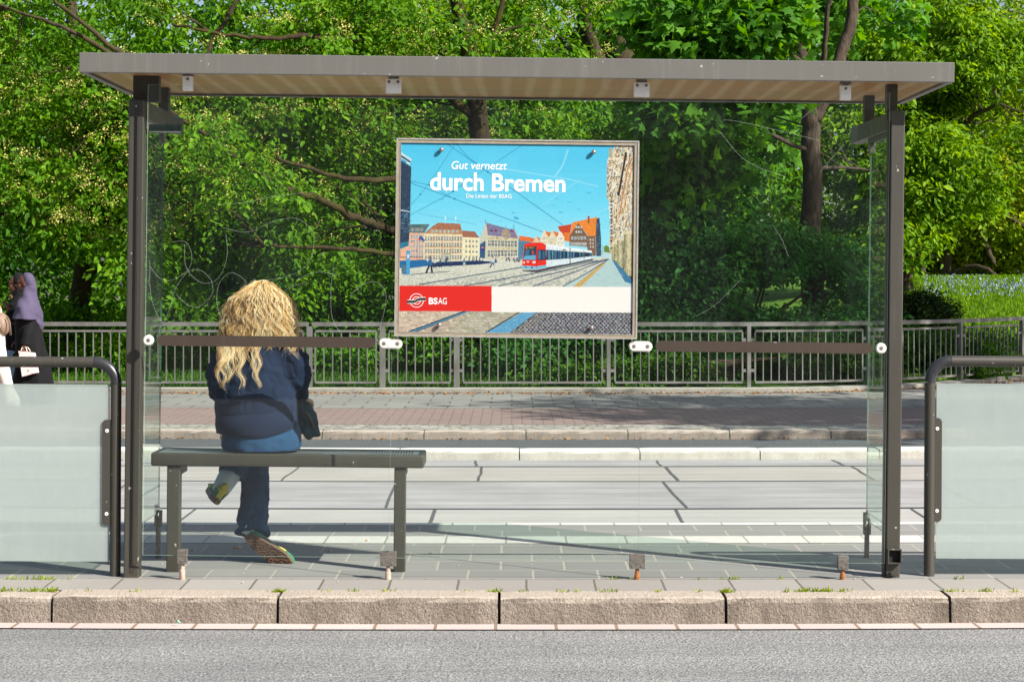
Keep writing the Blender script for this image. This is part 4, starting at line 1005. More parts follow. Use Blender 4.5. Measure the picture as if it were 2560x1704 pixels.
for j in range(11):
    for i in range(34):
        y = 1366+j*16; x = 905+i*28+(j % 2)*14+R.uniform(-4, 4); edge = 1095-(y-1362)*1.33
        if x < edge+8: continue
        s = 12; g.poly([(x+math.cos(t_)*s*R.uniform(.8, 1.05), y+math.sin(t_)*6.6*R.uniform(.8, 1.1)) for t_ in np.linspace(0, 6.28, 8)[:-1]], jit((158, 160, 168), 24))
for k in range(160):
    f = R.random(); y = 1362+f*158; x = 1095-f*205+R.uniform(0, 120); g.line([(x, y), (x+8, y-5)], 3.5, jit((140, 132, 112), 26))
# printed grain and local contrast on everything but the sky
nb = np.random.default_rng(5)
def soft(n_): return np.kron(nb.normal(size=(GH*SS//n_+1, GW*SS//n_+1)), np.ones((n_, n_)))[:GH*SS, :GW*SS]
sky_m = (Art.buf[..., 2] > 0.55) & (Art.buf[..., 0] < 0.55)
Art.buf *= np.clip(1 + np.where(sky_m, .022, .17)*(soft(2)*.6+soft(3)*.5+soft(7)*.3), .35, 1.7)[..., None].astype(np.float32)
np.clip(Art.buf, 0, .95, out=Art.buf)
# colour bands
g.rect(30, 1164, 751, 1357, (224, 40, 30)); g.rect(751, 1170, 1850, 1364, (242, 241, 236))
g.build('printed_picture', panel)
# lettering and emblem
M['ink_white'] = mat('white_ink', (0.68, 0.69, 0.70), None, rough=0.35)
M['ink_black'] = mat('black_ink', (0.03, 0.028, 0.027), None, rough=0.35)
M['ink_red'] = mat('red_ink', S(224, 40, 30), None, rough=0.35)
def word(mb, s, x0, x1, ybase, ytop, bold=0.0, shear=0.0):
    (a0, zb_), (a1, _) = A(x0, ybase), A(x1, ybase); _, zt_ = A(x0, ytop)
    letters(mb, s, a0, a1, zb_, zt_, -0.0018, bold=bold, shear=shear)
mb = MB()
word(mb, 'Gut vernetzt', 446, 868, 278, 218, 0.012, 0.2); word(mb, 'durch', 284, 690, 436, 302, 0.026); word(mb, 'Bremen', 752, 1310, 442, 312, 0.026); word(mb, 'Die Linien der BSAG', 558, 902, 496, 466, 0.008)
mb.build('headline', M['ink_white'], panel, local=True)
mb = MB(); word(mb, 'BS', 274, 341, 1302, 1254, 0.03); word(mb, 'AG', 345, 411, 1303, 1255, 0.004)
mb.build('emblem_letters', M['ink_white'], panel, local=True)
mb = MB()
def ringp(cx, cy, r0, r1, y, m, n=48):
    mb.m = m; vs = []
    for i in range(n):
        t_ = 2*math.pi*i/n
        for r in (r0, r1):
            x, z = A(cx+r*math.cos(t_), cy+r*math.sin(t_)); vs.append((x, y, z))
    mb.add(vs, [(2*i, 2*((i+1) % n), 2*((i+1) % n)+1, 2*i+1) for i in range(n)])
ringp(182, 1276, 49, 53.5, -0.0018, 0); ringp(182, 1276, 27, 31, -0.0018, 0)
def swoosh(w, y, m):
    mb.m = m; c = [(112, 1285), (160, 1285), (176, 1279), (192, 1270), (208, 1265), (251, 1265)]; up, dn = [], []
    for x, yy in c: up.append(A(x, yy-w)); dn.append(A(x, yy+w))
    vs = [(x, y, z) for x, z in up+dn]; n = len(c); mb.add(vs, [(i, n+i, n+i+1, i+1) for i in range(n-1)])
swoosh(14.5, -0.0022, 0); swoosh(10.5, -0.0026, 1)
mb.build('emblem', [M['ink_white'], M['ink_black']], panel, local=True)
# four round-headed bolts
M['brass'] = mat('bolt_bronze', (0.40, 0.32, 0.27), (0.3, 0.24, 0.2), 40, 0.35, 0.7)
for zx, zy in ((372, 133), (1524, 148), (354, 1460), (1506, 1478)):
    x, z = A(zx, zy); mb = MB(); mb.ell((x, -0.015, z), 0.0105, 20, 14); mb.tube([(x, -0.015, z), (x, -0.002, z)], 0.006, 10)
    mb.build('poster_bolt', M['brass'], poster, smooth=True, local=True)
# ------------------------------------------------------------------ vegetation
def leaf_mat(name, dark, mid, light, trans=0.45, tcol=1.6, rough=0.42):
    t = NT(name); a = t.n('Attribute', attribute_name='tint', attribute_type='GEOMETRY')
    r = t.n('ValToRGB'); t.set(r.inputs[0], a.outputs['Fac'])
    e = r.color_ramp.elements; e[0].color = (*dark, 1); e[1].color = (*light, 1); m_ = e.new(0.5); m_.color = (*mid, 1)
    b = t.bsdf(r.outputs[0], rough+0.15, 0, 0.14)
    hs = t.n('HueSaturation', i_Color=r.outputs[0], i_Value=tcol, i_Saturation=1.15); hs.inputs['Hue'].default_value = 0.485
    tl = t.n('BsdfTranslucent', i_Color=hs.outputs[0])
    return t.out(t.n('MixShader', i_0=trans, i_1=b, i_2=tl))
M['leaf_left'] = leaf_mat('fresh_spring_leaves', (0.045, 0.130, 0.007), (0.095, 0.235, 0.010), (0.19, 0.36, 0.018))
M['leaf_mid'] = leaf_mat('mid_green_leaves', (0.030, 0.105, 0.009), (0.065, 0.190, 0.012), (0.13, 0.29, 0.018))
M['leaf_maple'] = leaf_mat('maple_leaves', (0.035, 0.125, 0.012), (0.075, 0.215, 0.018), (0.13, 0.31, 0.025))
M['leaf_lime'] = leaf_mat('lime_young_leaves', (0.12, 0.20, 0.008), (0.25, 0.35, 0.012), (0.42, 0.48, 0.03))
M['leaf_right'] = leaf_mat('yellow_green_leaves', (0.06, 0.15, 0.008), (0.13, 0.26, 0.012), (0.25, 0.40, 0.02))
M['leaf_shrub'] = leaf_mat('dark_shrub_leaves', (0.018, 0.085, 0.016), (0.036, 0.14, 0.026), (0.07, 0.21, 0.036))
M['leaf_bright'] = leaf_mat('bright_ground_leaves', (0.03, 0.09, 0.008), (0.055, 0.15, 0.012), (0.10, 0.22, 0.02))
M['leaf_yew'] = leaf_mat('yew_needles', (0.008, 0.022, 0.006), (0.016, 0.04, 0.009), (0.05, 0.085, 0.015), 0.15)
M['leaf_wood'] = leaf_mat('far_wood_leaves', (0.045, 0.12, 0.010), (0.10, 0.23, 0.014), (0.25, 0.38, 0.02))
M['blossom'] = leaf_mat('pale_yellow_blossom', (0.34, 0.36, 0.06), (0.50, 0.49, 0.11), (0.68, 0.64, 0.24), 0.3, 1.1)
def bark(name, a, b, moss=None):
    t = NT(name); v = t.coord('Object', (1, 1, 0.22))
    n_ = t.noise(v, 22, 6, 0.7); c = t.mix(t.ramp(n_, 0.35, 0.65), a, b)
    if moss: c = t.mix(t.ramp(t.noise(t.coord(), 3.0, 5, 0.7), 0.45, 0.62, 0, 0.8), c, moss)
    return t.out(t.bsdf(c, 0.9, 0, 0.2, t.bump(n_, 0.9, 0.03)))
M['bark'] = bark('dark_bark', (0.028, 0.020, 0.013), (0.075, 0.055, 0.037), (0.06, 0.055, 0.015))
M['bark_mossy'] = bark('mossy_bark', (0.020, 0.013, 0.008), (0.055, 0.037, 0.019), (0.060, 0.052, 0.010))
M['bark_maple'] = bark('maple_bark', (0.032, 0.024, 0.017), (0.10, 0.074, 0.054))
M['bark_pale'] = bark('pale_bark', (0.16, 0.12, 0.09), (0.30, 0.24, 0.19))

def norm(a): return a / np.maximum(np.linalg.norm(a, axis=-1, keepdims=True), 1e-9)
LEAF = (np.array([[0, 0, 0], [.30, -.5, .10], [.68, -.36, .06], [1, 0, -.06], [.68, .36, .06], [.30, .5, .10]]), np.array([[0, 1, 2, 3], [0, 3, 4, 5]]))
def maple_shape():
    pts = [(0, 0), (.05, -.28), (-.02, -.52), (.28, -.36), (.52, -.58), (.55, -.25), (1, 0), (.55, .25), (.52, .58), (.28, .36), (-.02, .52), (.05, .28)]
    v = [(.30, 0, .07)] + [(x, y, -.10*abs(y)) for x, y in pts]; n = len(pts)
    return np.array(v), np.array([[0, 1+i, 1+(i+1) % n] for i in range(n)])
MAPLE = maple_shape()
def leaf_cloud(name, pos, axis, nrm, length, width, tint, m, parent, shape=LEAF):
    axis = norm(axis); nrm = nrm - axis*np.sum(axis*nrm, 1, keepdims=True); nrm = norm(nrm); sd = np.cross(nrm, axis)
    V, F = shape; N = len(pos); k = len(V)
    co = pos[:, None, :] + axis[:, None, :]*(V[None, :, 0:1]*length[:, None, None]) + sd[:, None, :]*(V[None, :, 1:2]*width[:, None, None]) + nrm[:, None, :]*(V[None, :, 2:3]*length[:, None, None])
    f = (F[None] + (np.arange(N)*k)[:, None, None]).reshape(-1, F.shape[1])
    co = co.reshape(-1, 3)
    if parent is not None:
        iv = np.array(wmat(parent).inverted()); co = co @ iv[:3, :3].T + iv[:3, 3]
    me = fast_mesh(name, co, f)
    at = me.attributes.new('tint', 'FLOAT', 'FACE'); at.data.foreach_set('value', np.repeat(np.clip(tint, 0, 1), len(F)).astype(np.float32))
    me.materials.append(m); o = bpy.data.objects.new(name, me); COL.objects.link(o)
    if parent is not None: o.parent = parent
    return o

_tab = RNG.random((32, 32, 32))
def vnoise(p):
    """cheap smooth value noise at world points"""
    q = np.floor(p).astype(int); f = p-q; f = f*f*(3-2*f); r = 0
    for dx in (0, 1):
        for dy in (0, 1):
            for dz in (0, 1):
                w = (f[:, 0] if dx else 1-f[:, 0])*(f[:, 1] if dy else 1-f[:, 1])*(f[:, 2] if dz else 1-f[:, 2])
                r = r + w*_tab[(q[:, 0]+dx) % 32, (q[:, 1]+dy) % 32, (q[:, 2]+dz) % 32]
    return r

def spray_centres(ells, thr=0.36, nscale=1.1):
    """points through leafy ellipsoids, thinned by a 3-D noise so that clumps and gaps form"""
    out_c, out_d = [], []
    for (c, r, n) in ells:
        c = np.array(c); r = np.array(r)
        d = norm(RNG.normal(size=(n*2, 3))); rad = RNG.random(n*2)**(1/2.2); p = c + d*rad[:, None]*r
        keep = vnoise(p*nscale*np.array([1, 1, 1.5])) > thr
        p = p[keep][:n]; out_c.append(p); out_d.append((p-c)/r)
    return np.concatenate(out_c), np.concatenate(out_d)

def foliage(root, ells, m, nleaf=26, spray=(0.34, 0.10), size=(0.085, 0.125), aspect=0.5, thr=0.36, droop=0.55, shape=LEAF, blossom=0.0, tbias=0.0, name='crown', zmin=-0.1, nscale=1.1):
    C, D = spray_centres(ells, thr, nscale); k = C[:, 2] > zmin; C, D = C[k], D[k]; n = len(C)
    ang = RNG.random((n, nleaf))*2*np.pi; rr = np.sqrt(RNG.random((n, nleaf)))*spray[0]*RNG.uniform(0.6, 1.25, (n, 1))
    off = np.stack([np.cos(ang)*rr, np.sin(ang)*rr, RNG.normal(size=(n, nleaf))*spray[1] - 0.35*rr], -1)
    pos = (C[:, None, :]+off).reshape(-1, 3)
    outw = np.stack([np.cos(ang), np.sin(ang), np.zeros_like(ang)], -1).reshape(-1, 3)
    ax = outw*0.8 + RNG.normal(size=pos.shape)*0.45; ax[:, 2] -= droop
    nr = RNG.normal(size=pos.shape)*0.75; nr[:, 2] += 0.75; nr[:, 1] -= 0.15
    ln = RNG.uniform(size[0], size[1], len(pos))*np.exp(RNG.normal(size=len(pos))*.16)*np.repeat(RNG.uniform(.8, 1.2, n), nleaf); st = np.repeat(RNG.random(n), nleaf)
    tint = 0.46 + tbias + (st-0.5)*0.6 + RNG.normal(size=len(pos))*0.18 + (vnoise(pos*0.9)-0.5)*0.7
    o = leaf_cloud(name, pos, ax, nr, ln, ln*aspect*RNG.uniform(0.85, 1.15, len(pos)), tint, m, root, shape)
    if blossom > 0:
        sel = (RNG.random(n) < blossom) & (vnoise(C*0.55+7.3) > 0.36); B = C[sel]; nb = 3; per = 26
        bc = (B[:, None, :] + RNG.normal(size=(len(B), nb, 3))*np.array([0.2, 0.2, 0.07]) + np.array([0, -0.05, 0.06])).reshape(-1, 3)
        p = (bc[:, None, :] + RNG.normal(size=(len(bc), per, 3))*np.array([0.05, 0.05, 0.036])).reshape(-1, 3)
        s = RNG.uniform(0.016, 0.032, len(p))
        leaf_cloud('blossom', p, RNG.normal(size=p.shape), RNG.normal(size=p.shape), s, s*0.9, RNG.random(len(p)), M['blossom'], root)
    return C

def wob(pts, n=5, amp=0.05, seed=0):
    """resample a limb and give it a natural wobble"""
    pts = [Vector(p) for p in pts]; o = []; m_ = len(pts); r_ = random.Random(seed)
    for i in range(m_-1):
        p0, p1, p2, p3 = pts[max(i-1, 0)], pts[i], pts[i+1], pts[min(i+2, m_-1)]
        for j in range(n):
            u = j/n; q = 0.5*((2*p1)+(p2-p0)*u+(2*p0-5*p1+4*p2-p3)*u*u+(3*p1-p0-3*p2+p3)*u**3)
            o.append(q + Vector((r_.uniform(-1, 1), r_.uniform(-1, 1), r_.uniform(-1, 1)))*amp*(0 if i == 0 and j == 0 else 1))
    o.append(pts[-1]); return o
def woody(root, limbs, m, twigs=None, ntw=60, tw_r=0.018, name='trunk', seed=1):
    """trunk and limbs (polylines with end radii), plus twigs reaching out to the leaf sprays"""
    mb = MB(); allp = []; r_ = random.Random(seed)
    for i, (pts, r0, r1) in enumerate(limbs):
        q = wob(pts, 5, 0.018 if r0 > 0.1 else min(0.04, r0*0.35), seed*31+i); n = len(q); jr = 0.025 if r0 > 0.1 else 0.08
        mb.tube(q, [(r0+(r1-r0)*(k/(n-1))**0.8)*(1+jr*r_.uniform(-1, 1))*(1.35 if (i == 0 and k == 0) else 1) for k in range(n)], 14 if r0 > 0.06 else 8)
        allp += q[2:]
    if twigs is not None and len(twigs):
        AP = np.array([p[:] for p in allp])
        for c in twigs[RNG.choice(len(twigs), min(ntw, len(twigs)), replace=False)]:
            d = np.linalg.norm(AP-c, axis=1); j = int(np.argmin(d + 0.25*np.maximum(0, AP[:, 2]-c[2])))
            if d[j] > 4.0 or d[j] < 0.15: continue
            a = Vector(AP[j]); b = Vector(c); mid = (a+b)/2 + Vector((r_.uniform(-.12, .12), r_.uniform(-.12, .12), 0.10*d[j]))
            q = wob([a, mid, b], 4, 0.03, r_.randrange(9999)); L_ = len(q)
            mb.tube(q, [tw_r*(0.6+0.35*d[j])*(1-0.75*k/(L_-1)) for k in range(L_)], 5)
            allp += q[3:]
    return mb.build(name, m, root, smooth=True)
def E(px, py, Y, rx, ry, rz, n): return (P(px, py, Y)[:], (rx, ry, rz), n)
TG = 'trees of the park behind the railing'
def tree(name, label, base, limbs, ells, lm, bm_, ntw=70, tw_r=0.018, cat='tree', group=TG, seed=1, **kw):
    root = thing(name, label, cat, base, group=group)
    C = foliage(root, ells, lm, **kw)
    if limbs: woody(root, limbs, bm_, C, ntw, tw_r, seed=seed)
    return root
def gp(px, Y):
    x = (px-1280)*Y/FPX; return (x, Y, ground_z(x, Y)-0.1)
def PL(*a): return [P(*q) for q in a]

# 1 flowering tree on the left
b1 = gp(190, 31.5)
tree('flowering_tree', 'leafy tree with pale yellow blossom left of the shelter', b1,
     [([b1, P(196, 800, 31.5), P(215, 600, 31.2), P(200, 350, 31), P(180, 100, 31), P(170, -150, 31)], .20, .08),
      (PL((215, 560, 31.2), (330, 430, 30.6), (420, 280, 30), (520, 120, 30), (600, -20, 30)), .08, .03), (PL((205, 420, 31), (300, 300, 29), (352, 190, 28.2), (250, 95, 28), (160, 20, 28), (90, -40, 28)), .065, .02),
      (PL((195, 300, 31), (320, 190, 28.9), (230, 105, 28.2), (130, 60, 28.0), (20, 20, 28)), .055, .018), (PL((210, 640, 31.2), (90, 560, 29.8), (-40, 520, 29.2)), .06, .02), (PL((205, 700, 31.3), (300, 640, 30), (420, 620, 29.5)), .05, .02)],
     [E(-120, 130, 30, 2.4, 2, 2.4, 300), E(230, 90, 30, 2.5, 1.8, 2.0, 330), E(210, 430, 29.4, 2.6, 1.3, 1.7, 420), E(-40, 640, 29.2, 1.8, 1.2, 1.2, 210), E(300, 690, 29.4, 1.9, 1.0, .75, 230), E(470, 240, 30.2, 1.7, 1.3, 1.6, 220), E(120, 760, 29.8, 1.5, .9, .5, 110)],
     M['leaf_left'], M['bark'], 90, blossom=0.55, thr=0.45, seed=3, nscale=0.95)
# 2 tree with mossy limbs behind the poster
b2 = gp(1235, 33)
tree('mossy_tree', 'tree with long mossy limbs reaching left from behind the poster', b2,
     [([b2, P(1240, 800, 33), P(1228, 560, 32.9), P(1200, 340, 32.6), P(1175, 130, 32.2), P(1150, 40, 32), P(1120, -120, 32)], .26, .10),
      (PL((1215, 640, 32.8), (1080, 600, 32), (975, 572, 31.2), (890, 545, 30.0), (800, 500, 29.3), (700, 465, 28.9), (610, 415, 28.6), (540, 352, 28.4), (462, 300, 28.3), (380, 240, 28.3)), .085, .024),
      (PL((1190, 300, 32.5), (1060, 180, 32), (960, 125, 31.6), (850, 95, 30.2), (740, 92, 29.8), (640, 95, 29.5), (540, 82, 29.3), (430, 60, 29.2)), .08, .018),
      (PL((1180, 200, 32.3), (1090, 110, 32), (1030, 60, 31.8), (985, 20, 31.6), (950, -60, 31.5)), .09, .05), (PL((1205, 420, 32.6), (1080, 430, 31.0), (960, 450, 30), (840, 440, 29.6), (700, 400, 29.2)), .075, .025),
      (PL((1220, 680, 32.9), (1060, 650, 31.6), (930, 628, 30), (800, 618, 29.5), (660, 612, 29.2)), .06, .02), (PL((1000, 120, 31.8), (930, 60, 31.3), (880, -20, 31)), .07, .03), (PL((860, 98, 31.2), (800, 30, 31), (760, -40, 30.8)), .05, .02),
      (PL((1180, 180, 32.3), (1240, 60, 32), (1270, -60, 32)), .07, .03)],
     [E(760, 250, 31.2, 1.9, 1.3, 1.2, 210), E(860, 40, 31, 2.2, 1.5, 1.0, 240), E(1240, 60, 35, 2.2, 1.2, 1.3, 220), E(1040, 40, 33.5, 1.2, .8, .7, 70), E(1120, 340, 34, 2.3, 1.0, 1.0, 210), E(1300, 120, 31.4, .6, .5, .5, 40), E(640, 520, 30.2, 1.6, 1.0, 1.0, 160), E(880, 640, 31.2, 1.6, 1.1, .8, 120), E(520, 700, 30, 1.6, .8, .8, 170), E(1000, 470, 31.6, 1.5, 1.0, .8, 90), E(660, 430, 28.2, .9, .4, .5, 26), E(700, 110, 28.8, 1.2, .4, .35, 26), E(480, 330, 27.9, .5, .3, .4, 12)],
     M['leaf_left'], M['bark_mossy'], 110, blossom=0.34, thr=0.45, seed=5, nscale=0.95)
# 3 broad double trunk further back
b3 = gp(1560, 38)
tree('broad_tree', 'broad tree with thick twin trunks rising right of the poster', b3,
     [([b3, P(1575, 700, 38), P(1580, 400, 38), P(1570, 240, 38), P(1540, 80, 37.8), P(1500, -80, 37.6)], .42, .24),
      (PL((1580, 330, 38), (1625, 180, 38), (1640, 40, 38), (1650, -120, 38)), .27, .18), (PL((1570, 250, 38), (1480, 120, 37.5), (1450, 0, 37), (1400, -120, 37)), .18, .1), (PL((1625, 160, 38), (1680, 60, 37.6), (1720, -40, 37.4)), .14, .07),
      (PL((1575, 420, 38), (1420, 330, 37), (1320, 300, 36)), .1, .04), (PL((1580, 500, 38), (1720, 400, 37), (1840, 360, 36.4)), .1, .04)],
     [E(1400, 40, 40.5, 2.6, 1.4, 1.4, 220), E(1330, 280, 35.5, 1.8, 1.2, .7, 150), E(1480, 340, 37, 2.1, 1.0, .7, 170), E(1700, 60, 41, 2.4, 1.4, 1.5, 200), E(1500, -20, 36, .7, .5, .4, 20), E(1720, 380, 36, 2.2, 1.4, 1.5, 260), E(1620, -60, 41, 2.4, 1.6, 1.2, 160), E(1380, 560, 36, 3, 1.2, 1.2, 160)],
     M['leaf_mid'], M['bark'], 70, blossom=0.12, thr=0.37, size=(0.10, 0.15), seed=7)
# 4 maple with the forked trunk
b4 = gp(2030, 31)
tree('maple_tree', 'maple tree with grey forked trunk inside the right side of the shelter', b4,
     [([b4, P(2032, 760, 31), P(2026, 620, 31), P(2030, 480, 31), P(2028, 340, 31), P(2022, 255, 31), P(2008, 150, 31), P(2000, 20, 31), P(1990, -140, 31)], .20, .105),
      (PL((2034, 300, 31), (2066, 235, 31), (2098, 150, 31.1), (2125, 60, 31.2), (2142, -60, 31.3)), .115, .085), (PL((2045, 250, 31), (2062, 120, 30.8), (2070, 20, 30.6), (2090, -60, 30.5)), .05, .03),
      (PL((2012, 170, 31), (1940, 100, 30), (1850, 80, 29.2), (1740, 70, 28.4)), .05, .02), (PL((2006, 130, 31), (1930, 120, 30.4), (1860, 160, 30)), .035, .012), (PL((2030, 420, 31), (2110, 420, 31.6), (2200, 430, 32)), .04, .015), (PL((2026, 380, 31), (1900, 330, 30), (1780, 330, 29)), .045, .015)],
     [E(1760, 60, 28.4, 1.1, .8, .7, 150), E(1890, 40, 29, .85, .7, .6, 110), E(2060, 20, 33, 1.6, 1.0, .7, 90), E(1640, 255, 28.4, .38, .3, .28, 26), E(1690, 300, 28.6, .35, .3, .2, 22), E(1760, 330, 29.4, .9, .7, .7, 80), E(1900, 200, 29.6, .9, .7, .35, 50), E(1900, 300, 33, .9, .6, .8, 70), E(1690, 440, 29.2, .5, .4, .8, 45)],
     M['leaf_maple'], M['bark_maple'], 60, 0.012, nleaf=15, spray=(0.30, 0.12), size=(0.13, 0.20), aspect=0.95, shape=MAPLE, thr=0.28, seed=9)
# 5 yellow-green trees right of the shelter
b5 = gp(2262, 41)
tree('yellow_green_tree', 'dense yellow green tree just right of the shelter post', b5,
     [([b5, P(2262, 700, 41), P(2268, 520, 41), P(2250, 330, 41), P(2270, 100, 41), P(2290, -120, 41)], .20, .08), (PL((2265, 480, 41), (2350, 360, 40), (2420, 300, 39.4), (2500, 260, 39)), .09, .03), (PL((2260, 420, 41), (2180, 300, 40), (2140, 180, 39.6)), .08, .03), (PL((2258, 250, 41), (2380, 130, 40.4), (2470, 40, 40)), .07, .03), (PL((2268, 560, 41), (2340, 500, 40), (2400, 470, 39.6)), .06, .02)],
     [E(2250, 70, 39.5, 2.4, 1.6, 1.9, 360), E(2200, 330, 39, 2.2, 1.4, 1.6, 330), E(2400, 250, 39.5, 2.0, 1.4, 1.9, 330), E(2150, 540, 39.5, 2.0, 1.2, 1.2, 200), E(2480, 60, 40, 1.7, 1.3, .9, 130), E(2330, 480, 40, 1.4, 1.0, .8, 120)],
     M['leaf_right'], M['bark'], 90, 0.02, size=(0.11, 0.16), thr=0.37, seed=11)
b6 = gp(2370, 58)
tree('lime_tree', 'bright lime green tree with gnarled dark limbs over the lawn', b6,
     [([b6, P(2366, 690, 58), P(2362, 600, 58), P(2372, 540, 58), P(2350, 440, 58), P(2380, 300, 58), P(2420, 100, 58)], .20, .1),
      (PL((2360, 640, 58), (2410, 590, 57.6), (2448, 590, 57.2), (2470, 620, 57), (2485, 660, 56.6)), .15, .06), (PL((2362, 600, 58), (2310, 585, 57.6), (2270, 575, 57.2), (2235, 560, 57)), .14, .05), (PL((2368, 700, 58), (2395, 680, 57.4), (2430, 668, 57), (2465, 672, 56.6), (2490, 690, 56.4)), .12, .05),
      (PL((2300, 588, 57.6), (2296, 620, 57.4), (2306, 670, 57.2), (2322, 712, 57)), .11, .05), (PL((2280, 575, 57.4), (2275, 620, 57.2), (2262, 650, 57), (2240, 668, 57)), .10, .05), (PL((2368, 540, 58), (2440, 500, 57), (2520, 540, 56.6), (2600, 600, 56.4)), .11, .05), (PL((2355, 460, 58), (2430, 420, 57), (2520, 400, 56.6)), .08, .03), (PL((2365, 660, 58), (2330, 640, 57.6), (2318, 610, 57.4)), .07, .04)],
     [E(2420, 420, 57.5, 3.0, 1.6, 2.2, 330), E(2590, 380, 57.5, 2.6, 1.6, 2.6, 250), E(2300, 520, 59.5, 2.4, 1.2, 1.5, 180), E(2520, 600, 59.5, 2.8, 1.2, 1.3, 300), E(2360, 640, 60, 2.0, 1.0, .8, 160), E(2600, 120, 57, 2.4, 1.6, 2.0, 120)],
     M['leaf_lime'], M['bark'], 110, 0.022, nleaf=30, spray=(0.42, 0.14), size=(0.13, 0.19), thr=0.36, zmin=1.2, seed=13)
b7 = gp(752, 36)
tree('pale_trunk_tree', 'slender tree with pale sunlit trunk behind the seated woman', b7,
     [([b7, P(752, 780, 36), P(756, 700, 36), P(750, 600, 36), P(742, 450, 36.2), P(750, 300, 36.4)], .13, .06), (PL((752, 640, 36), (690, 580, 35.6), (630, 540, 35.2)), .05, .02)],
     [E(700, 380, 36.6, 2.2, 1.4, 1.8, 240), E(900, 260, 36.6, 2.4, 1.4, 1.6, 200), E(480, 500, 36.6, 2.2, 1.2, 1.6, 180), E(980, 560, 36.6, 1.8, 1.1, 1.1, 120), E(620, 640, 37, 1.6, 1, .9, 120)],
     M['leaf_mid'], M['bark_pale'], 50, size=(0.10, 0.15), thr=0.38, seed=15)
b8 = gp(560, 38)
tree('background_tree', 'tree with brown trunk deep in shade behind the left pane', b8,
     [([b8, P(560, 780, 38), P(566, 500, 38), P(572, 300, 38), P(590, 0, 38)], .17, .09), (PL((568, 420, 38), (480, 330, 37.4), (400, 300, 37)), .06, .02)],
     [E(420, 300, 38, 3.2, 1.4, 2.4, 300), E(150, 600, 37, 2.6, 1.3, 1.6, 220), E(60, 300, 37.5, 2.6, 1.4, 2.4, 240), E(700, 100, 38, 3, 1.5, 1.8, 180)],
     M['leaf_mid'], M['bark'], 50, size=(0.10, 0.15), thr=0.37, seed=17)
# shrubs
SG = 'shrubs behind the railing'
def shrub(name, label, px, Y, ells, m, ntw=40, **kw):
    b = gp(px, Y); root = thing(name, label, 'shrub', b, group=SG)
    C = foliage(root, ells, m, zmin=b[2], **kw)
    limbs = [([b, Vector(b)+Vector((random.uniform(-.3, .3), random.uniform(-.2, .2), .4)), Vector(e[0])], 0.03, 0.012) for e in ells for _ in range(2)]
    woody(root, limbs, M['bark'], C, ntw, 0.008, name='stems'); return root
shrub('tall_shrub', 'tall dark green shrub filling the right pane behind the railing', 1830, 30.2,
      [E(1760, 640, 29.4, 1.5, .8, 1.0, 330), E(1925, 650, 29.8, 1.0, .7, .62, 200), E(1640, 740, 29.0, .9, .7, .7, 160), E(1900, 760, 29.0, 1.5, .6, .55, 200), E(1600, 560, 30.2, .9, .7, .9, 120), E(1740, 450, 30.6, 1.0, .7, .8, 130), E(2070, 690, 30.4, .9, .6, .7, 110)],
      M['leaf_shrub'], nleaf=24, spray=(0.26, 0.09), size=(0.07, 0.115), thr=0.35)
shrub('yew_bush', 'spiky dark yew bush between the right post and the lawn', 2270, 31.5,
      [E(2230, 770, 31.5, .55, .45, .42, 170), E(2300, 780, 31.2, .5, .4, .34, 150), E(2180, 760, 32, .4, .4, .45, 90)], M['leaf_yew'], nleaf=60, spray=(0.22, 0.06), size=(0.05, 0.12), aspect=0.10, thr=0.2, droop=-0.1)
shrub('low_shrub', 'low bright leafy plants crowding the railing foot on the right', 1800, 27.4,
      [E(1480, 935, 27.1, 1.0, .35, .20, 90), E(1680, 925, 27.2, 1.0, .35, .26, 130), E(1840, 930, 27.4, .9, .35, .24, 110), E(2030, 905, 27.8, .9, .4, .36, 150), E(2300, 890, 28.8, 1.3, .5, .40, 220), E(2480, 880, 30.2, 1.2, .5, .4, 160)],
      M['leaf_bright'], nleaf=24, spray=(0.18, 0.07), size=(0.06, 0.10), thr=0.30)
shrub('bank_shrub', 'shaded green undergrowth on the bank below the maple', 1700, 28.6,
      [E(1420, 880, 28.4, 1.3, .6, .45, 170), E(1600, 850, 28.2, 1.2, .5, .5, 190), E(1760, 880, 28.4, 1.2, .5, .45, 150), E(1950, 860, 28.8, 1.2, .5, .5, 150), E(2140, 850, 29.4, 1.2, .5, .45, 130)],
      M['leaf_shrub'], nleaf=22, spray=(0.24, 0.08), size=(0.07, 0.11), thr=0.33)
shrub('corner_shrub', 'rounded green shrub behind the railing right of the woman', 850, 31,
      [E(820, 780, 31, .75, .6, .55, 150), E(930, 850, 30, 1.0, .6, .45, 150), E(1060, 800, 31, 1.2, .7, .7, 170), E(1240, 820, 30.4, 1.2, .7, .7, 190)], M['leaf_mid'], nleaf=22, spray=(0.26, 0.09), size=(0.08, 0.12), thr=0.36)
shrub('left_shrub', 'shrub in sun behind the railing left of the shelter', 300, 30.5,
      [E(270, 880, 30, .5, .4, .35, 60), E(170, 830, 31, 1.1, .6, .5, 130), E(420, 800, 32, 1.4, .7, .6, 120)], M['leaf_left'], nleaf=22, spray=(0.24, 0.09), size=(0.08, 0.12), thr=0.38)
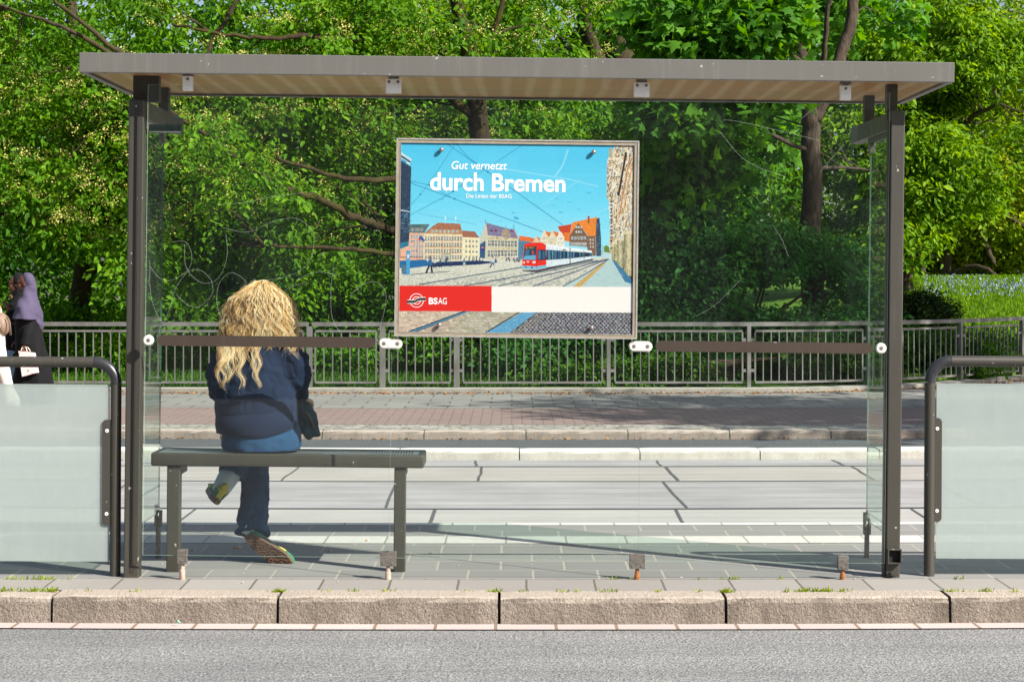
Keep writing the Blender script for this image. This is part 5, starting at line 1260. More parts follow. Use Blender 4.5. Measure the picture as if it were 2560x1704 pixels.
# far wood closing the view
def far_wood():
    n = 5200; Y = RNG.uniform(62, 74, n); px = RNG.uniform(-900, 3500, n); x = (px-1280)*Y/FPX; z = RNG.uniform(-0.2, 11.5, n)
    p = np.stack([x, Y, z], 1); k = vnoise(p*np.array([.35, .35, .45])+3.1) > 0.40 + 0.035*np.clip(z-6.5, 0, 9); C = p[k]; nl = 22
    pos = (C[:, None, :]+RNG.normal(size=(len(C), nl, 3))*np.array([.55, .55, .30])).reshape(-1, 3)
    ax = RNG.normal(size=pos.shape); ax[:, 2] -= .4; nr = RNG.normal(size=pos.shape)*.6; nr[:, 2] += .7; nr[:, 1] -= .3; ln = RNG.uniform(.22, .36, len(pos))
    tint = .42+np.repeat(RNG.normal(size=len(C))*.18, nl)+RNG.normal(size=len(pos))*.12
    o = leaf_cloud('far_wood', pos, ax, nr, ln, ln*.55, tint, M['leaf_wood'], None); tag(o, 'mass of far park trees closing the view', 'wood', kind='stuff')
far_wood()
# two street trees out of view on the right: their crowns throw the dappled shade over the far pavement and the bank
def street_tree(label, base, crown, n):
    tree('street_tree', label, base, [([Vector(base), Vector(base)+Vector((.1, 0, 3)), Vector(crown[0][0])], .2, .08)], [(c, r, n) for c, r in crown], M['leaf_mid'], M['bark'], 30, 0.03, nleaf=26, spray=(.5, .16), size=(.16, .24), thr=.40, group='street trees shading the far pavement')
street_tree('street tree shading the bank from beyond the right edge', (14.2, 22.6, -.2), [((13.6, 22.8, 9.6), (3.9, 3.4, 3.0))], 260)
street_tree('street tree shading the far pavement from beyond the right edge', (13.4, 16.2, -.2), [((12.4, 16.4, 8.4), (3.0, 2.6, 2.2))], 330)

# grass, bluebells, weeds, fallen leaves
def blades(name, pos, h, w, m, label, cat, lean=0.35, tint=None):
    n = len(pos); ax = RNG.normal(size=(n, 3))*lean; ax[:, 2] = 1; nr = RNG.normal(size=(n, 3)); nr[:, 1] -= .5
    o = leaf_cloud(name, pos, ax, nr, h, w, RNG.random(n) if tint is None else tint, m, None); return tag(o, label, cat, kind='stuff')
def on_ground(px, Y): x = (px-1280)*Y/FPX; return np.array([(a, b, ground_z(a, b)) for a, b in zip(x, Y)])
n = 26000; Yg = 26.8+RNG.random(n)**1.6*22; pg = on_ground(RNG.uniform(-200, 1300, n), Yg); blades('grass', pg, RNG.uniform(.05, .13, n), RNG.uniform(.012, .022, n)*(Yg/30), M['leaf_bright'], 'short park grass seen through the railing', 'grass')
n = 46000; Yg = 29+RNG.random(n)*26; pg = on_ground(RNG.uniform(2150, 2900, n), Yg); blades('grass', pg, RNG.uniform(.05, .13, n), RNG.uniform(.010, .018, n)*(Yg/32), M['leaf_right'], 'sunlit grass on the bank right of the shelter', 'grass')
n = 2400; Yg = RNG.uniform(38, 46, n); pxs = RNG.uniform(2310, 2800, n); pg = on_ground(pxs, Yg); k = vnoise(pg*np.array([.9, .7, 1])+2) > .46; pg = pg[k]; pg[:, 2] += RNG.uniform(.10, .30, len(pg))
M['bluebell'] = leaf_mat('bluebell_petals', (0.20, 0.22, 0.52), (0.30, 0.33, 0.62), (0.50, 0.52, 0.72), 0.3, 1.0)
s_ = RNG.uniform(.028, .05, len(pg)); o = leaf_cloud('bluebells', pg, RNG.normal(size=pg.shape)*.4+np.array([0, 0, -1]), RNG.normal(size=pg.shape), s_, s_*.6, RNG.random(len(pg)), M['bluebell'], None); tag(o, 'drift of pale bluebells across the sunlit lawn', 'flowers', kind='stuff')
wp = []
def tuft(px, py, n, spread, z=0.0):
    Y = FPX*(CH-z)/(py-HZ); x = (px-1280)*Y/FPX
    for _ in range(n): wp.append((x+random.gauss(0, spread), Y+random.gauss(0, .006), z-.004))
for k in range(34): tuft(random.uniform(0, 140), 1476, 4, .012)
for k in range(26): tuft(random.uniform(1990, 2120), 1477, 5, .012)
for k in range(18): tuft(random.uniform(2355, 2480), 1477, 4, .012)
for px, n_ in ((694, 30), (694, 20), (967, 14), (890, 10), (1170, 9), (1240, 26), (1404, 10), (1442, 12), (1515, 12), (1535, 10), (1640, 8), (1815, 46), (1740, 8), (1975, 14), (2535, 16), (1310, 6), (820, 6), (230, 8), (340, 10)): tuft(px, 1478, n_, .014)
for px, n_ in ((20, 8), (50, 14), (70, 14), (108, 20), (125, 14), (160, 8), (1808, 16), (1835, 14), (1750, 10), (1950, 8), (2390, 9), (1530, 7), (1577, 6)): tuft(px, 1447, n_, .018)
wp = [w for w in wp if random.random() < .72]; wp = np.array(wp); n = len(wp); blades('weeds', wp, RNG.uniform(.012, .032, n), RNG.uniform(.004, .007, n), M['leaf_lime'], 'little green weeds growing in the pavement joints', 'weeds', .7)
M['litter'] = leaf_mat('dry_leaf_litter', (0.16, 0.06, 0.02), (0.30, 0.13, 0.05), (0.42, 0.24, 0.10), 0.1, 1.0, 0.8)
n = 2600; x = RNG.uniform(-8, 8.5, n); y = np.array([fence_y(a) for a in x])-.27-np.abs(RNG.normal(size=n))*.16; p = np.stack([x, y, np.full(n, -.122)], 1)
p2 = np.stack([RNG.uniform(-6, 6, 260), 19.93+RNG.normal(size=260)*.025, np.full(260, -.212)], 1); p2[:, 1] += CURV*p2[:, 0]**2
p = np.concatenate([p, p2]); n = len(p); nr = RNG.normal(size=(n, 3))*.4; nr[:, 2] += 1; ax = RNG.normal(size=(n, 3)); ax[:, 2] *= .2; s_ = RNG.uniform(.02, .05, n)
o = leaf_cloud('fallen_leaves', p, ax, nr, s_, s_*.6, RNG.random(n), M['litter'], None); tag(o, 'brown fallen leaves along the foot of the park edging', 'leaves', kind='stuff')
# ------------------------------------------------------------------ people
def head_shape(mb, c, f, s=1.0, u=(0, 0, 1)):
    """skull, jaw, brow, nose, lips, ears; f = where the face looks, c = middle of the head"""
    c = Vector(c); f = Vector(f).normalized(); u = Vector(u); u = (u-f*u.dot(f)).normalized(); l = u.cross(f)
    Mx = Matrix((l, f, u)).transposed()
    def e(x, y, z, r): mb.ell(c+(l*x+f*y+u*z)*s, tuple(k*s for k in r), 18, 12, Mx)
    e(0, -.012, .025, (.074, .094, .088)); e(0, .022, -.045, (.056, .068, .068)); e(0, .062, -.088, (.026, .024, .022)); e(0, .072, .028, (.05, .022, .016))
    mb.tube([c+(f*.085+u*.022)*s, c+(f*.104-u*.018)*s, c+(f*.088-u*.028)*s], [.007*s, .013*s, .008*s], 8)
    e(0, .083, -.050, (.021, .010, .006)); e(0, .080, -.061, (.019, .010, .007))
    for k in (-1, 1):
        e(k*.032, .066, -.022, (.022, .020, .022)); e(k*.072, -.005, -.012, (.008, .020, .030))
    return l, f, u
def eyes(parent, c, f, m, s=1.0):
    c = Vector(c); f = Vector(f).normalized(); l = Vector((0, 0, 1)).cross(f).normalized()
    for k in (-1, 1):
        mb = MB(); mb.ell(c+(l*k*.031+f*.079+Vector((0, 0, .008)))*s, (.0125*s, .0125*s, .008*s), 10, 8); mb.build('eye', m, parent, smooth=True)
def hand_shape(mb, w, d, nrm, side=1, s=1.0, curl=0.5):
    """wrist point, pointing direction, palm normal (fingers curl towards it); thumb on 'side'"""
    w = Vector(w); d = Vector(d).normalized(); nrm = Vector(nrm); nrm = (nrm-d*nrm.dot(d)).normalized(); lat = d.cross(nrm)*side
    mb.tube([w-d*.015*s, w+d*.02*s, w+d*.055*s, w+d*.088*s], [(.026*s, .019*s), (.034*s, .017*s), (.040*s, .016*s), (.039*s, .013*s)], 12, ref=lat)
    for i, (o, L_) in enumerate(((.029, .070), (.010, .080), (-.010, .074), (-.029, .058))):
        p = w+d*.082*s+lat*o*s; a = 0.15+0.05*i; pts = [p-d*.01*s, p]
        for k, fr in enumerate((.45, .32, .23)):
            a += curl*(0.75+0.1*i); pts.append(pts[-1]+(d*math.cos(a)+nrm*math.sin(a)+lat*o*0.6)*L_*fr*s)
        mb.tube(pts, [.0095*s, .0095*s, .0088*s, .008*s, .0058*s], 8)
    p = w+d*.028*s+lat*.030*s; q = p+(d*.55+lat*.75+nrm*.2)*.036*s; r_ = q+(d*.85+lat*.2+nrm*.45*curl)*.030*s; t_ = r_+(d*.85-lat*.15+nrm*.5*curl)*.024*s
    mb.tube([p-d*.01*s, p, q, r_, t_], [.012*s, .0125*s, .0115*s, .010*s, .007*s], 8)
def nz(co, f, seed=0): return mnoise.noise((co.x*f+seed, co.y*f, co.z*f))
def cloth(name, c1, c2, weave=380.0, rough=0.85, bump=0.25, scale=7.0, sheen=0.3):
    t = NT(name); v = t.coord()
    c = t.mix(t.ramp(t.noise(v, scale, 5, 0.65), 0.32, 0.68), c1, c2)
    c = t.mix(t.ramp(t.noise(v, weave*0.6, 2), 0.3, 0.7, 0, 0.25), c, tuple(min(1, 1.6*x) for x in c2))
    b = t.bsdf(c, rough, 0, 0.15, t.bump(t.noise(v, weave, 2), bump, 0.004)); b.inputs['Sheen Weight'].default_value = sheen; b.inputs['Sheen Roughness'].default_value = 0.5
    return t.out(b)
def skin(name, c): return mat(name, c, tuple(0.8*x for x in c), 14, 0.5, spec=0.35)

# ---- the seated woman, seen from behind
woman = thing('person', 'seated person with long wavy blond hair, navy sweater and blue jeans, back turned', 'person', (-1.23, 9.83, 0.0))
M['skin_fair'] = skin('fair_skin', (0.62, 0.36, 0.25))
M['sweater'] = cloth('navy_knit', (0.0085, 0.0155, 0.038), (0.0135, 0.023, 0.053), 900, 0.95, 0.15, sheen=0.03)
M['hem'] = cloth('navy_rib_knit', (0.0085, 0.0155, 0.038), (0.0135, 0.023, 0.053), 800, 0.95, 0.15, sheen=0.04)
M['trousers'] = cloth('blue_trousers', (0.012, 0.042, 0.098), (0.020, 0.062, 0.135), 420, 0.9, 0.2, 5.0, 0.05)
M['sock'] = cloth('pale_blue_sock', (0.36, 0.46, 0.52), (0.46, 0.55, 0.60), 260, 0.9, 0.4)
M['gum'] = mat('gum_sole', (0.115, 0.068, 0.042), (0.16, 0.095, 0.06), 25, 0.6)
def tread():
    t = NT('gum_tread'); v = t.coord()
    w = t.n('TexWave', wave_type='RINGS', i_Vector=t.coord('Object', (1, 0.2, 1)), i_Scale=26.0, i_Distortion=7.0, i_Detail=1.0); w.inputs['Detail Scale'].default_value = 2.2
    c = t.mix(t.ramp(w.outputs[1], 0.35, 0.55), (0.035, 0.020, 0.014), (0.115, 0.062, 0.040))
    return t.out(t.bsdf(c, 0.7, 0, 0.3, t.bump(w.outputs[1], 0.6, 0.004)))
M['tread'] = tread()
M['shoe_green'] = mat('green_suede', (0.02, 0.16, 0.09), (0.03, 0.21, 0.12), 40, 0.85)
M['shoe_yellow'] = mat('yellow_suede', (0.50, 0.42, 0.05), (0.58, 0.50, 0.08), 40, 0.85)
M['shoe_pink'] = mat('pink_suede', (0.60, 0.12, 0.20), None, rough=0.8)
def B(px, py, Y): return P(px, py, Y)
hc = B(650, 766, 9.90)
mb = MB(); head_shape(mb, hc, (0.05, 1, -0.35))
mb.tube([hc+Vector((0, -.02, -.06)), B(651, 842, 9.90), B(651, 870, 9.89)], [.052, .055, .07], 14)
mb.tube([B(648, 1100, 9.83), B(645, 1010, 9.83), B(648, 930, 9.85), B(651, 880, 9.88), B(651, 858, 9.89)], [(.155, .11), (.135, .10), (.15, .105), (.15, .085), (.06, .06)], 18, ref=(1, 0, 0))
for pts in ((B(585, 885, 9.85), B(556, 925, 9.80), B(550, 955, 9.83), B(572, 1000, 10.12)), (B(718, 885, 9.85), B(742, 925, 9.80), B(744, 952, 9.83), B(749, 986, 10.02))):
    mb.tube(pts, [.05, .042, .038, .027], 12)
hand_shape(mb, B(572, 1000, 10.12), (.8, .5, -.2), (0, .3, -1), -1, 0.95, .4)
hand_shape(mb, B(750, 988, 10.02), (.10, .25, -.85), (-.3, .9, .25), 1, 0.95, .75)
for pts in ((Vector((-1.31, 9.86, .655)), Vector((-1.34, 10.29, .62)), Vector((-1.33, 10.22, .38)), Vector((-1.315, 10.09, .14))), (Vector((-1.16, 9.86, .655)), Vector((-1.35, 10.36, .73)), Vector((-1.41, 10.22, .52)), B(560, 1205, 10.12))):
    mb.tube(wob(pts, 4, 0), [.07]*4+[.055]*4+[.042]*3+[.034]*2, 12)
wbody = blend(mb, 'body', M['skin_fair'], woman, 0.0065, 4)
# sweater
def torso_fold(co, n):
    x = co.x+1.25; z = co.z
    d = 0.009*nz(Vector((co.x*1.0, co.y, co.z*2.0)), 7)+0.004*nz(co, 24, 5)
    r1 = abs(nz(Vector((co.x*1.5+co.z*0.8, co.y, co.z*1.2-co.x*0.7)), 11, 9)); d -= 0.007*max(0, .22-r1)/.22        # sharp creases
    arm = max(0, min(1, (abs(x)-.165)/.05)); d += 0.0045*arm*math.sin(52*z+18*x+3*nz(co, 8))
    d += 0.005*math.sin(38*(z-0.75)+16*abs(x)+2*nz(co, 6))*max(0, min(1, (abs(x)-.06)/.1))*max(0, min(1, (z-.74)/.1))
    return d*max(.12, min(1, (z-.765)/.08))
mb = MB()
mb.tube([B(642, 1036, 9.805), B(641, 1015, 9.805), B(642, 975, 9.815), B(646, 935, 9.835), B(650, 902, 9.86), B(652, 872, 9.88), B(652, 848, 9.893)], [(.203, .147), (.208, .154), (.203, .150), (.196, .138), (.190, .122), (.150, .10), (.080, .075)], 30, ref=(1, 0, 0))
mb.tube([B(572, 894, 9.84), B(610, 872, 9.88), B(652, 864, 9.885), B(696, 872, 9.88), B(733, 896, 9.84)], [.066, .074, .074, .074, .066], 14)
mb.tube(wob([B(569, 893, 9.83), B(551, 925, 9.795), B(547, 953, 9.82), B(560, 985, 10.02), B(576, 1000, 10.12)], 3, .003, 1), [.066]*3+[.068]*3+[.062]*3+[.052]*3+[.045], 16)
mb.tube(wob([B(736, 895, 9.83), B(744, 925, 9.795), B(745, 950, 9.82), B(741, 973, 9.98), B(747, 984, 10.01)], 3, .003, 2), [.066]*3+[.070]*3+[.064]*3+[.052]*3+[.044], 16)
blend(mb, 'sweater', M['sweater'], woman, 0.008, 5, torso_fold)
mb = MB(); mb.tube([B(748, 977, 9.99), B(751, 990, 10.02)], [.046, .043], 16); mb.build('cuff', M['hem'], woman, smooth=True); mb = MB(); mb.tube([B(570, 996, 10.09), B(579, 1003, 10.15)], [.046, .043], 16)
mb.build('cuff', M['hem'], woman, smooth=True)
mb = MB(); mb.tube([B(643, 1088, 9.80), B(643, 1084, 9.80), B(642, 1060, 9.803), B(642, 1034, 9.806), B(642, 1026, 9.808)], [(.188, .130), (.197, .140), (.204, .148), (.203, .148), (.195, .14)], 96, ref=(1, 0, 0), cap=False)
mb.v = [(x+0.003*math.sin(180*math.atan2(y-9.8, x+1.25)) * 0.0, y, z+(0.055*max(0, x+1.19)/.2 if z < .68 else 0.02*max(0, x+1.19)/.2)+0.012*(abs(x+1.25)/.2)*(1 if x < -1.25 and z < .68 else 0)) for x, y, z in mb.v]
mb.v = [(x+0.0016*math.cos(48*2*math.atan2((y-9.8)*1.4, x+1.249))*(x+1.249)/.2, y+0.0016*math.cos(96*math.atan2((y-9.8)*1.4, x+1.249))*(-1 if y < 9.8 else 1), z) for x, y, z in mb.v]
mb.build('ribbed_hem', M['hem'], woman, smooth=True)
# trousers
seat_z = 0.578
def tr_fold(co, n): return -0.008*max(0, .2-abs(nz(Vector((co.x*1.6, co.y, co.z*1.3+co.x)), 13, 4)))/.2*max(0, min(1, (.5-co.z)/.1))+0.007*nz(Vector((co.x*1.6, co.y, co.z*0.8)), 8, 3)+0.009*math.sin(62*co.z+14*co.x+4*nz(co, 7))*max(0, min(1, (0.30-co.z)/.14))+0.004*nz(co, 26)
mb = MB()
mb.tube([B(652, 1050, 9.82), B(653, 1088, 9.825), B(654, 1112, 9.83), B(654, 1132, 9.84)], [(.180, .125), (.197, .150), (.199, .158), (.165, .13)], 28, ref=(1, 0, 0))
for pts, rr in ((wob([Vector((-1.32, 9.88, .665)), Vector((-1.335, 10.10, .655)), Vector((-1.335, 10.29, .615))], 4, 0), [.09, .09, .09, .088, .086, .084, .082, .08, .078]),
                (wob([Vector((-1.335, 10.30, .61)), Vector((-1.312, 10.235, .42)), Vector((-1.312, 10.16, .26)), Vector((-1.312, 10.10, .125))], 4, 0), [.078, .075, .073, .072, .071, .071, .072, .074, .076, .079, .081, .083, .084]),
                (wob([Vector((-1.14, 9.88, .665)), Vector((-1.22, 10.12, .70)), Vector((-1.335, 10.37, .735))], 4, 0), [.092, .092, .091, .09, .088, .086, .084, .08, .076]),
                (wob([Vector((-1.345, 10.38, .72)), Vector((-1.385, 10.26, .58)), B(575, 1188, 10.15)], 4, 0), [.075, .072, .07, .068, .066, .066, .067, .068, .068])):
    mb.tube(pts, rr, 18)
tro = blend(mb, 'trousers', M['trousers'], woman, 0.0075, 5, tr_fold)
for v in tro.data.vertices:
    wy, wz = v.co.y+9.83, v.co.z
    if wz < seat_z and 9.60 < wy < 9.99 and wz > 0.5: v.co.z = seat_z+0.001
# shoes
def shoe(org, fwd, up, s=1.0):
    f = Vector(fwd).normalized(); u = Vector(up); u = (u-f*u.dot(f)).normalized(); l = f.cross(u); org = Vector(org)
    def W(x, y, z): return org+(l*x+f*y+u*z)*s
    yy = [-.012, .0, .03, .07, .11, .15, .19, .225, .25, .266]; ww = [.016, .030, .038, .036, .036, .042, .047, .045, .034, .014]; hh = [.085, .098, .100, .096, .092, .076, .060, .052, .045, .036]
    mb = MB(); vs = []; n = 16
    for y, w, h in zip(yy, ww, hh):
        for k in range(n):
            a = 2*math.pi*k/n; ca, sa = math.cos(a), math.sin(a)
            vs.append(W(w*math.copysign(abs(ca)**.7, ca), y, .022+(h-.022)*(0.5+0.5*math.copysign(abs(sa)**.8, sa))))
    fs = []; mi = []
    for i in range(len(yy)-1):
        for k in range(n):
            fs.append((i*n+k, i*n+(k+1) % n, (i+1)*n+(k+1) % n, (i+1)*n+k)); z = hh[i]
            a = 2*math.pi*(k+.5)/n; hi = math.sin(a) > 0.25
            mi.append(1 if (i < 2 and hi) else 2 if (i == 3 and 0 < math.sin(a) < .6) or (i == 6 and hi) else 1 if i == 5 else 0)
    fs += [tuple(range(n-1, -1, -1)), tuple(range((len(yy)-1)*n, len(yy)*n))]; mi += [1, 0]
    mb.add(vs, fs); mb.mi = mi
    up_ = mb.build('shoe', [M['shoe_green'], M['shoe_yellow'], M['shoe_pink']], woman, smooth=True)
    mb = MB(); out_ = []
    for i in range(40):
        a = 2*math.pi*i/40; y = .127-.147*math.cos(a); t_ = (y+.02)/.294
        w = np.interp(t_, [0, .08, .2, .42, .6, .78, .92, 1], [.030, .040, .043, .038, .045, .051, .045, .028]); out_.append((w*math.sin(a), y))
    rings = [(.94, 0), (1.0, .004), (1.0, .018), (.97, .034)]
    vs = [W(x*k, .127+(y-.127)*(0.985+0.015*k), z) for k, z in rings for x, y in out_]; n = 40
    fs = [(r_*n+i, r_*n+(i+1) % n, (r_+1)*n+(i+1) % n, (r_+1)*n+i) for r_ in range(3) for i in range(n)]
    mb.add(vs, fs); mb.m = 1; mb.face(tuple(range(n-1, -1, -1))); mb.m = 0; mb.face(tuple(range(3*n, 4*n)))
    mb.build('sole', [M['gum'], M['tread']], up_)
    mb = MB(); mb.tube([W(0, .03, .09), W(0, .012, .10), W(0, -.004, .098)], [.018, .022, .012], 10); mb.build('heel_tab', M['shoe_yellow'], up_, smooth=True)
    return up_
hl, toe = B(620, 1345, 9.965), B(690, 1392, 9.955)
shoe(hl, (toe-hl), Vector((0.06, 1.0, 0.12)), 1.0)
shoe(B(536, 1257, 10.06), (-.22, .95, .12), Vector((.56, .0, .83)), 0.92)
mb = MB(); mb.tube([B(583, 1172, 10.17), B(566, 1200, 10.14), B(554, 1220, 10.12), B(549, 1230, 10.12)], [.056, .052, .047, .042], 16); mb.build('sock', M['sock'], woman, smooth=True)
mb = MB(); mb.tube([Vector((-1.315, 10.10, .20)), Vector((-1.325, 10.07, .13))], [.04, .038], 14); mb.build('sock', M['sock'], woman, smooth=True)
# hair: a dark inner mass and hundreds of wavy strands in locks
def hair_mat():
    t = NT('blond_hair'); a = t.n('Attribute', attribute_name='tint', attribute_type='GEOMETRY')
    r = t.n('ValToRGB'); t.set(r.inputs[0], a.outputs['Fac']); e = r.color_ramp.elements
    e[0].color = (0.085, 0.038, 0.014, 1); e[1].color = (0.97, 0.80, 0.52, 1); q = e.new(.30); q.color = (0.34, 0.16, 0.05, 1); q = e.new(.62); q.color = (0.80, 0.50, 0.20, 1)
    return t.out(t.bsdf(r.outputs[0], 0.38, 0, 0.5))
M['hair'] = hair_mat()
HY = [698, 712, 735, 765, 795, 829, 860, 880]; HL_ = [641, 612, 590, 574, 563, 556, 549, 548]; HR_ = [668, 694, 712, 723, 731, 738, 746, 748]
def outline(py): return np.interp(py, HY, HL_), np.interp(py, HY, HR_)
def hair_back(py): return np.interp(py, [696, 715, 750, 800, 850, 870, 900, 950, 980], [.02, .10, .135, .145, .15, .165, .20, .232, .248])   # how far the hair stands behind the head axis
def build_hair():
    Yc = 9.90; V, F, T = [], [], []
    def strand(pts, r0, tint, tip=.35):
        n = 3; b = len(V); k = len(pts)
        for i, p in enumerate(pts):
            t = (pts[min(i+1, k-1)]-pts[max(i-1, 0)]); t = t/(np.linalg.norm(t)+1e-9)
            s = np.cross(t, (0, 1, 0.2)); s = s/(np.linalg.norm(s)+1e-9); u = np.cross(t, s); r = r0*(1-(1-tip)*max(0, i/(k-1)-.45)/.55)
            for j in range(n):
                a = 2*math.pi*j/n; V.append(p+s*r*math.cos(a)+u*r*math.sin(a))
        for i in range(k-1):
            for j in range(n): F.append((b+i*n+j, b+i*n+(j+1) % n, b+(i+1)*n+(j+1) % n, b+(i+1)*n+j)); T.append(tint + 0.10*(i/(k-1)-.5))
    rs = np.random.default_rng(11)
    locks = []
    for k in range(235):                        # the main fall
        a = rs.uniform(-1, 1); ye = rs.uniform(790, 868) if rs.random() < .8 else rs.uniform(740, 800); locks.append((a*1.04, ye, rs.uniform(.82, 1.06), None))
    for k in range(60): locks.append((rs.choice([-1, 1])*rs.uniform(.86, 1.0), rs.uniform(820, 878), rs.uniform(.2, .9), None))
    for xe, ye, c in ((548, 950, 7), (558, 962, 6), (541, 925, 5), (572, 948, 6), (584, 938, 5), (603, 966, 5), (598, 945, 5), (640, 958, 5), (646, 962, 4), (634, 940, 5), (552, 905, 6), (566, 915, 6), (578, 900, 6), (618, 905, 4), (738, 888, 4), (742, 880, 4), (726, 868, 4), (592, 890, 6), (606, 900, 5), (630, 895, 4)):
        locks.append((np.clip((xe-648)/98, -1, 1)*.9, ye, 1.0, (xe, c)))
    for (a, ye, dep, spec) in locks:
        x0 = 657+a*10+rs.normal()*3; y0 = 699+abs(a)*3+rs.uniform(0, 22)*(1 if spec is None else .5)
        amp = rs.uniform(3.5, 9.0) if spec is None else rs.uniform(2.2, 4.6); wl = rs.uniform(34, 62) if spec is None else rs.uniform(44, 78); ph = rs.uniform(0, 6.28); ph2 = rs.uniform(0, 6.28); n = 34 if spec else 26
        base_t = np.clip(rs.normal(.68, .27), .0, 1.0); ns = spec[1]*3 if spec else 26
        wsp = rs.uniform(3.5, 9) if not spec else 4.6
        for s_ in range(ns):
            ox, od, ph_, e_ = rs.normal()*wsp, rs.normal()*.010, rs.normal()*.26, rs.normal()*9; tint = np.clip(base_t+rs.normal()*.17, 0, 1)
            pts = []
            for i in range(n):
                u = i/(n-1); py = y0+(ye+e_-y0)*u
                lo, hi = outline(min(py, 876)); mid, hw = (lo+hi)/2, (hi-lo)/2*.95
                f = min(1, max(0, (py-698)/48))**.55; px = x0*(1-f)+(mid+a*hw)*f
                if spec and py > 840: px += (spec[0]-(mid+a*hw))*min(1, (py-840)/70)
                w = amp*min(1, u*1.7)*(1.25 if spec and py > 860 else 1); px += w*math.sin((py-y0)/wl*6.283+ph+ph_)+ox*(0.35+.65*min(1, u*2))*(1-.45*max(0, u-.7)/.3)
                if spec and u > .9: px += (u-.9)*70*math.sin(ph2)
                q = min(abs(a), .97); d = hair_back(py)*math.sqrt(1-q*q*0.62)*dep+od + 0.008*math.cos((py-y0)/wl*6.283+ph+1.3)*min(1, u*1.7)
                if spec and py > 850: d = max(d, hair_back(py))+0.006
                Y = Yc-d; pts.append(np.array(P(px, py, Y)[:]))
            strand(pts, rs.uniform(.0007, .0015) if not spec else rs.uniform(.0005, .0010), tint)
    for k in range(700):                        # flyaways
        a = rs.uniform(-1, 1); y0 = rs.uniform(700, 830); lo, hi = outline(y0); x0 = lo-1 if a < 0 else hi+1; pts = []; dx = rs.uniform(-2, 13)*(1 if a > 0 else -1); L_ = rs.uniform(15, 60); ph = rs.uniform(0, 6)
        for i in range(9):
            u = i/8; pts.append(np.array(P(x0-6*(1 if a > 0 else -1)+dx*u*1.3+2.6*math.sin(7*u+ph), y0+L_*u-8*math.sin(u*3), Yc-.03+rs.normal()*.002)[:]))
        strand(pts, .00045, .8)
    V2 = np.array(V); iv = np.array(wmat(woman).inverted()); V2 = V2 @ iv[:3, :3].T+iv[:3, 3]
    me = fast_mesh('hair', V2, np.array(F)); at = me.attributes.new('tint', 'FLOAT', 'FACE'); at.data.foreach_set('value', np.clip(T, 0, 1).astype(np.float32))
    me.materials.append(M['hair']); me.polygons.foreach_set('use_smooth', [True]*len(me.polygons)); o = bpy.data.objects.new('hair', me); COL.objects.link(o); o.parent = woman
    mb = MB()                                   # inner mass so that no scalp or sky shows between the strands
    mb.ell(hc+Vector((0.004, -.018, .028)), (.086, .092, .082), 20, 14)
    mb.tube([B(652, 742, 9.87), B(650, 785, 9.845), B(648, 830, 9.83), B(646, 866, 9.835)], [(.085, .075), (.125, .085), (.15, .08), (.14, .045)], 24, ref=(1, 0, 0))
    ob = blend(mb, 'hair_underlayer', mat('dark_blond_underlayer', (0.26, 0.13, 0.05), (0.46, 0.26, 0.10), 60, 0.6, stretch=(1, 1, .12)), o, 0.01, 8)
build_hair()
# denim jacket she holds on her lap
jk = thing('denim_jacket', 'dark denim jacket held on the lap of the seated blond person', 'jacket', B(772, 1050, 10.0))
def denim():
    t = NT('denim'); v = t.coord(); c = t.mix(t.ramp(t.noise(v, 26, 5, .7), .35, .65), (0.006, 0.030, 0.050), (0.022, 0.085, 0.12))
    w = t.n('TexWave', i_Vector=v, i_Scale=160.0); return t.out(t.bsdf(c, 0.9, 0, 0.15, t.bump(w.outputs[1], 0.25, 0.002)))
mb = MB()
mb.tube([B(744, 1000, 10.02), B(756, 1016, 10.0), B(766, 1042, 9.99), B(777, 1070, 9.99), B(787, 1094, 9.99)], [.022, .04, (.056, .04), (.050, .04), (.030, .025)], 16)
mb.tube([B(750, 1020, 10.03), B(752, 1050, 10.02), B(764, 1080, 10.02)], [.03, .038, .03], 14); mb.tube([B(772, 1030, 9.98), B(789, 1058, 9.98), B(793, 1090, 9.98)], [.018, .02, .016], 12)
mb.tube([B(745, 1008, 10.08), B(735, 1010, 10.2), B(700, 1020, 10.25)], [.04, .06, .06], 14)
blend(mb, 'cloth', denim(), jk, .006, 3, lambda co, n: .009*nz(Vector((co.x*1.2, co.y, co.z*.6)), 24)+.004*math.sin(90*co.x+60*co.z))
mb = MB(); mb.tube(wob([B(756, 1029, 9.945), B(768, 1034, 9.94), B(778, 1050, 9.942), B(785, 1072, 9.948)], 4, .001), [.003, .0045]+[.005]*9+[.003]*2, 6); mb.build('zip', mat('brown_zip', (0.12, 0.05, 0.03), None, rough=.6), jk, smooth=True)

# ---- three people walking left along the far path
M['skin_deep'] = skin('deep_brown_skin', (0.13, 0.052, 0.028)); M['eye'] = mat('dark_eye', (0.01, 0.008, 0.007), None, rough=.2)
M['abaya'] = cloth('black_gown', (0.004, 0.004, 0.005), (0.008, 0.008, 0.009), 200, .8, .3, 3, 0.02)
M['purple'] = cloth('mauve_jersey', (0.058, 0.048, 0.088), (0.085, 0.072, 0.122), 240, .9, .2, 4, 0.05)
M['black_scarf'] = cloth('black_scarf', (0.005, 0.005, 0.006), (0.009, 0.009, 0.010), 200, .85, .2, 3, 0.02)
M['jeans'] = cloth('light_jeans', (0.16, 0.27, 0.38), (0.22, 0.34, 0.46), 200)
M['cream'] = cloth('cream_cloth', (0.62, 0.53, 0.47), (0.70, 0.61, 0.54), 200, .9, .1, 3)
M['dark_shoe'] = mat('dark_shoe', (0.02, 0.018, 0.018), None, rough=.5); M['white_shoe'] = mat('pale_shoe', (0.6, 0.58, 0.55), None, rough=.5)
PZ = -0.130
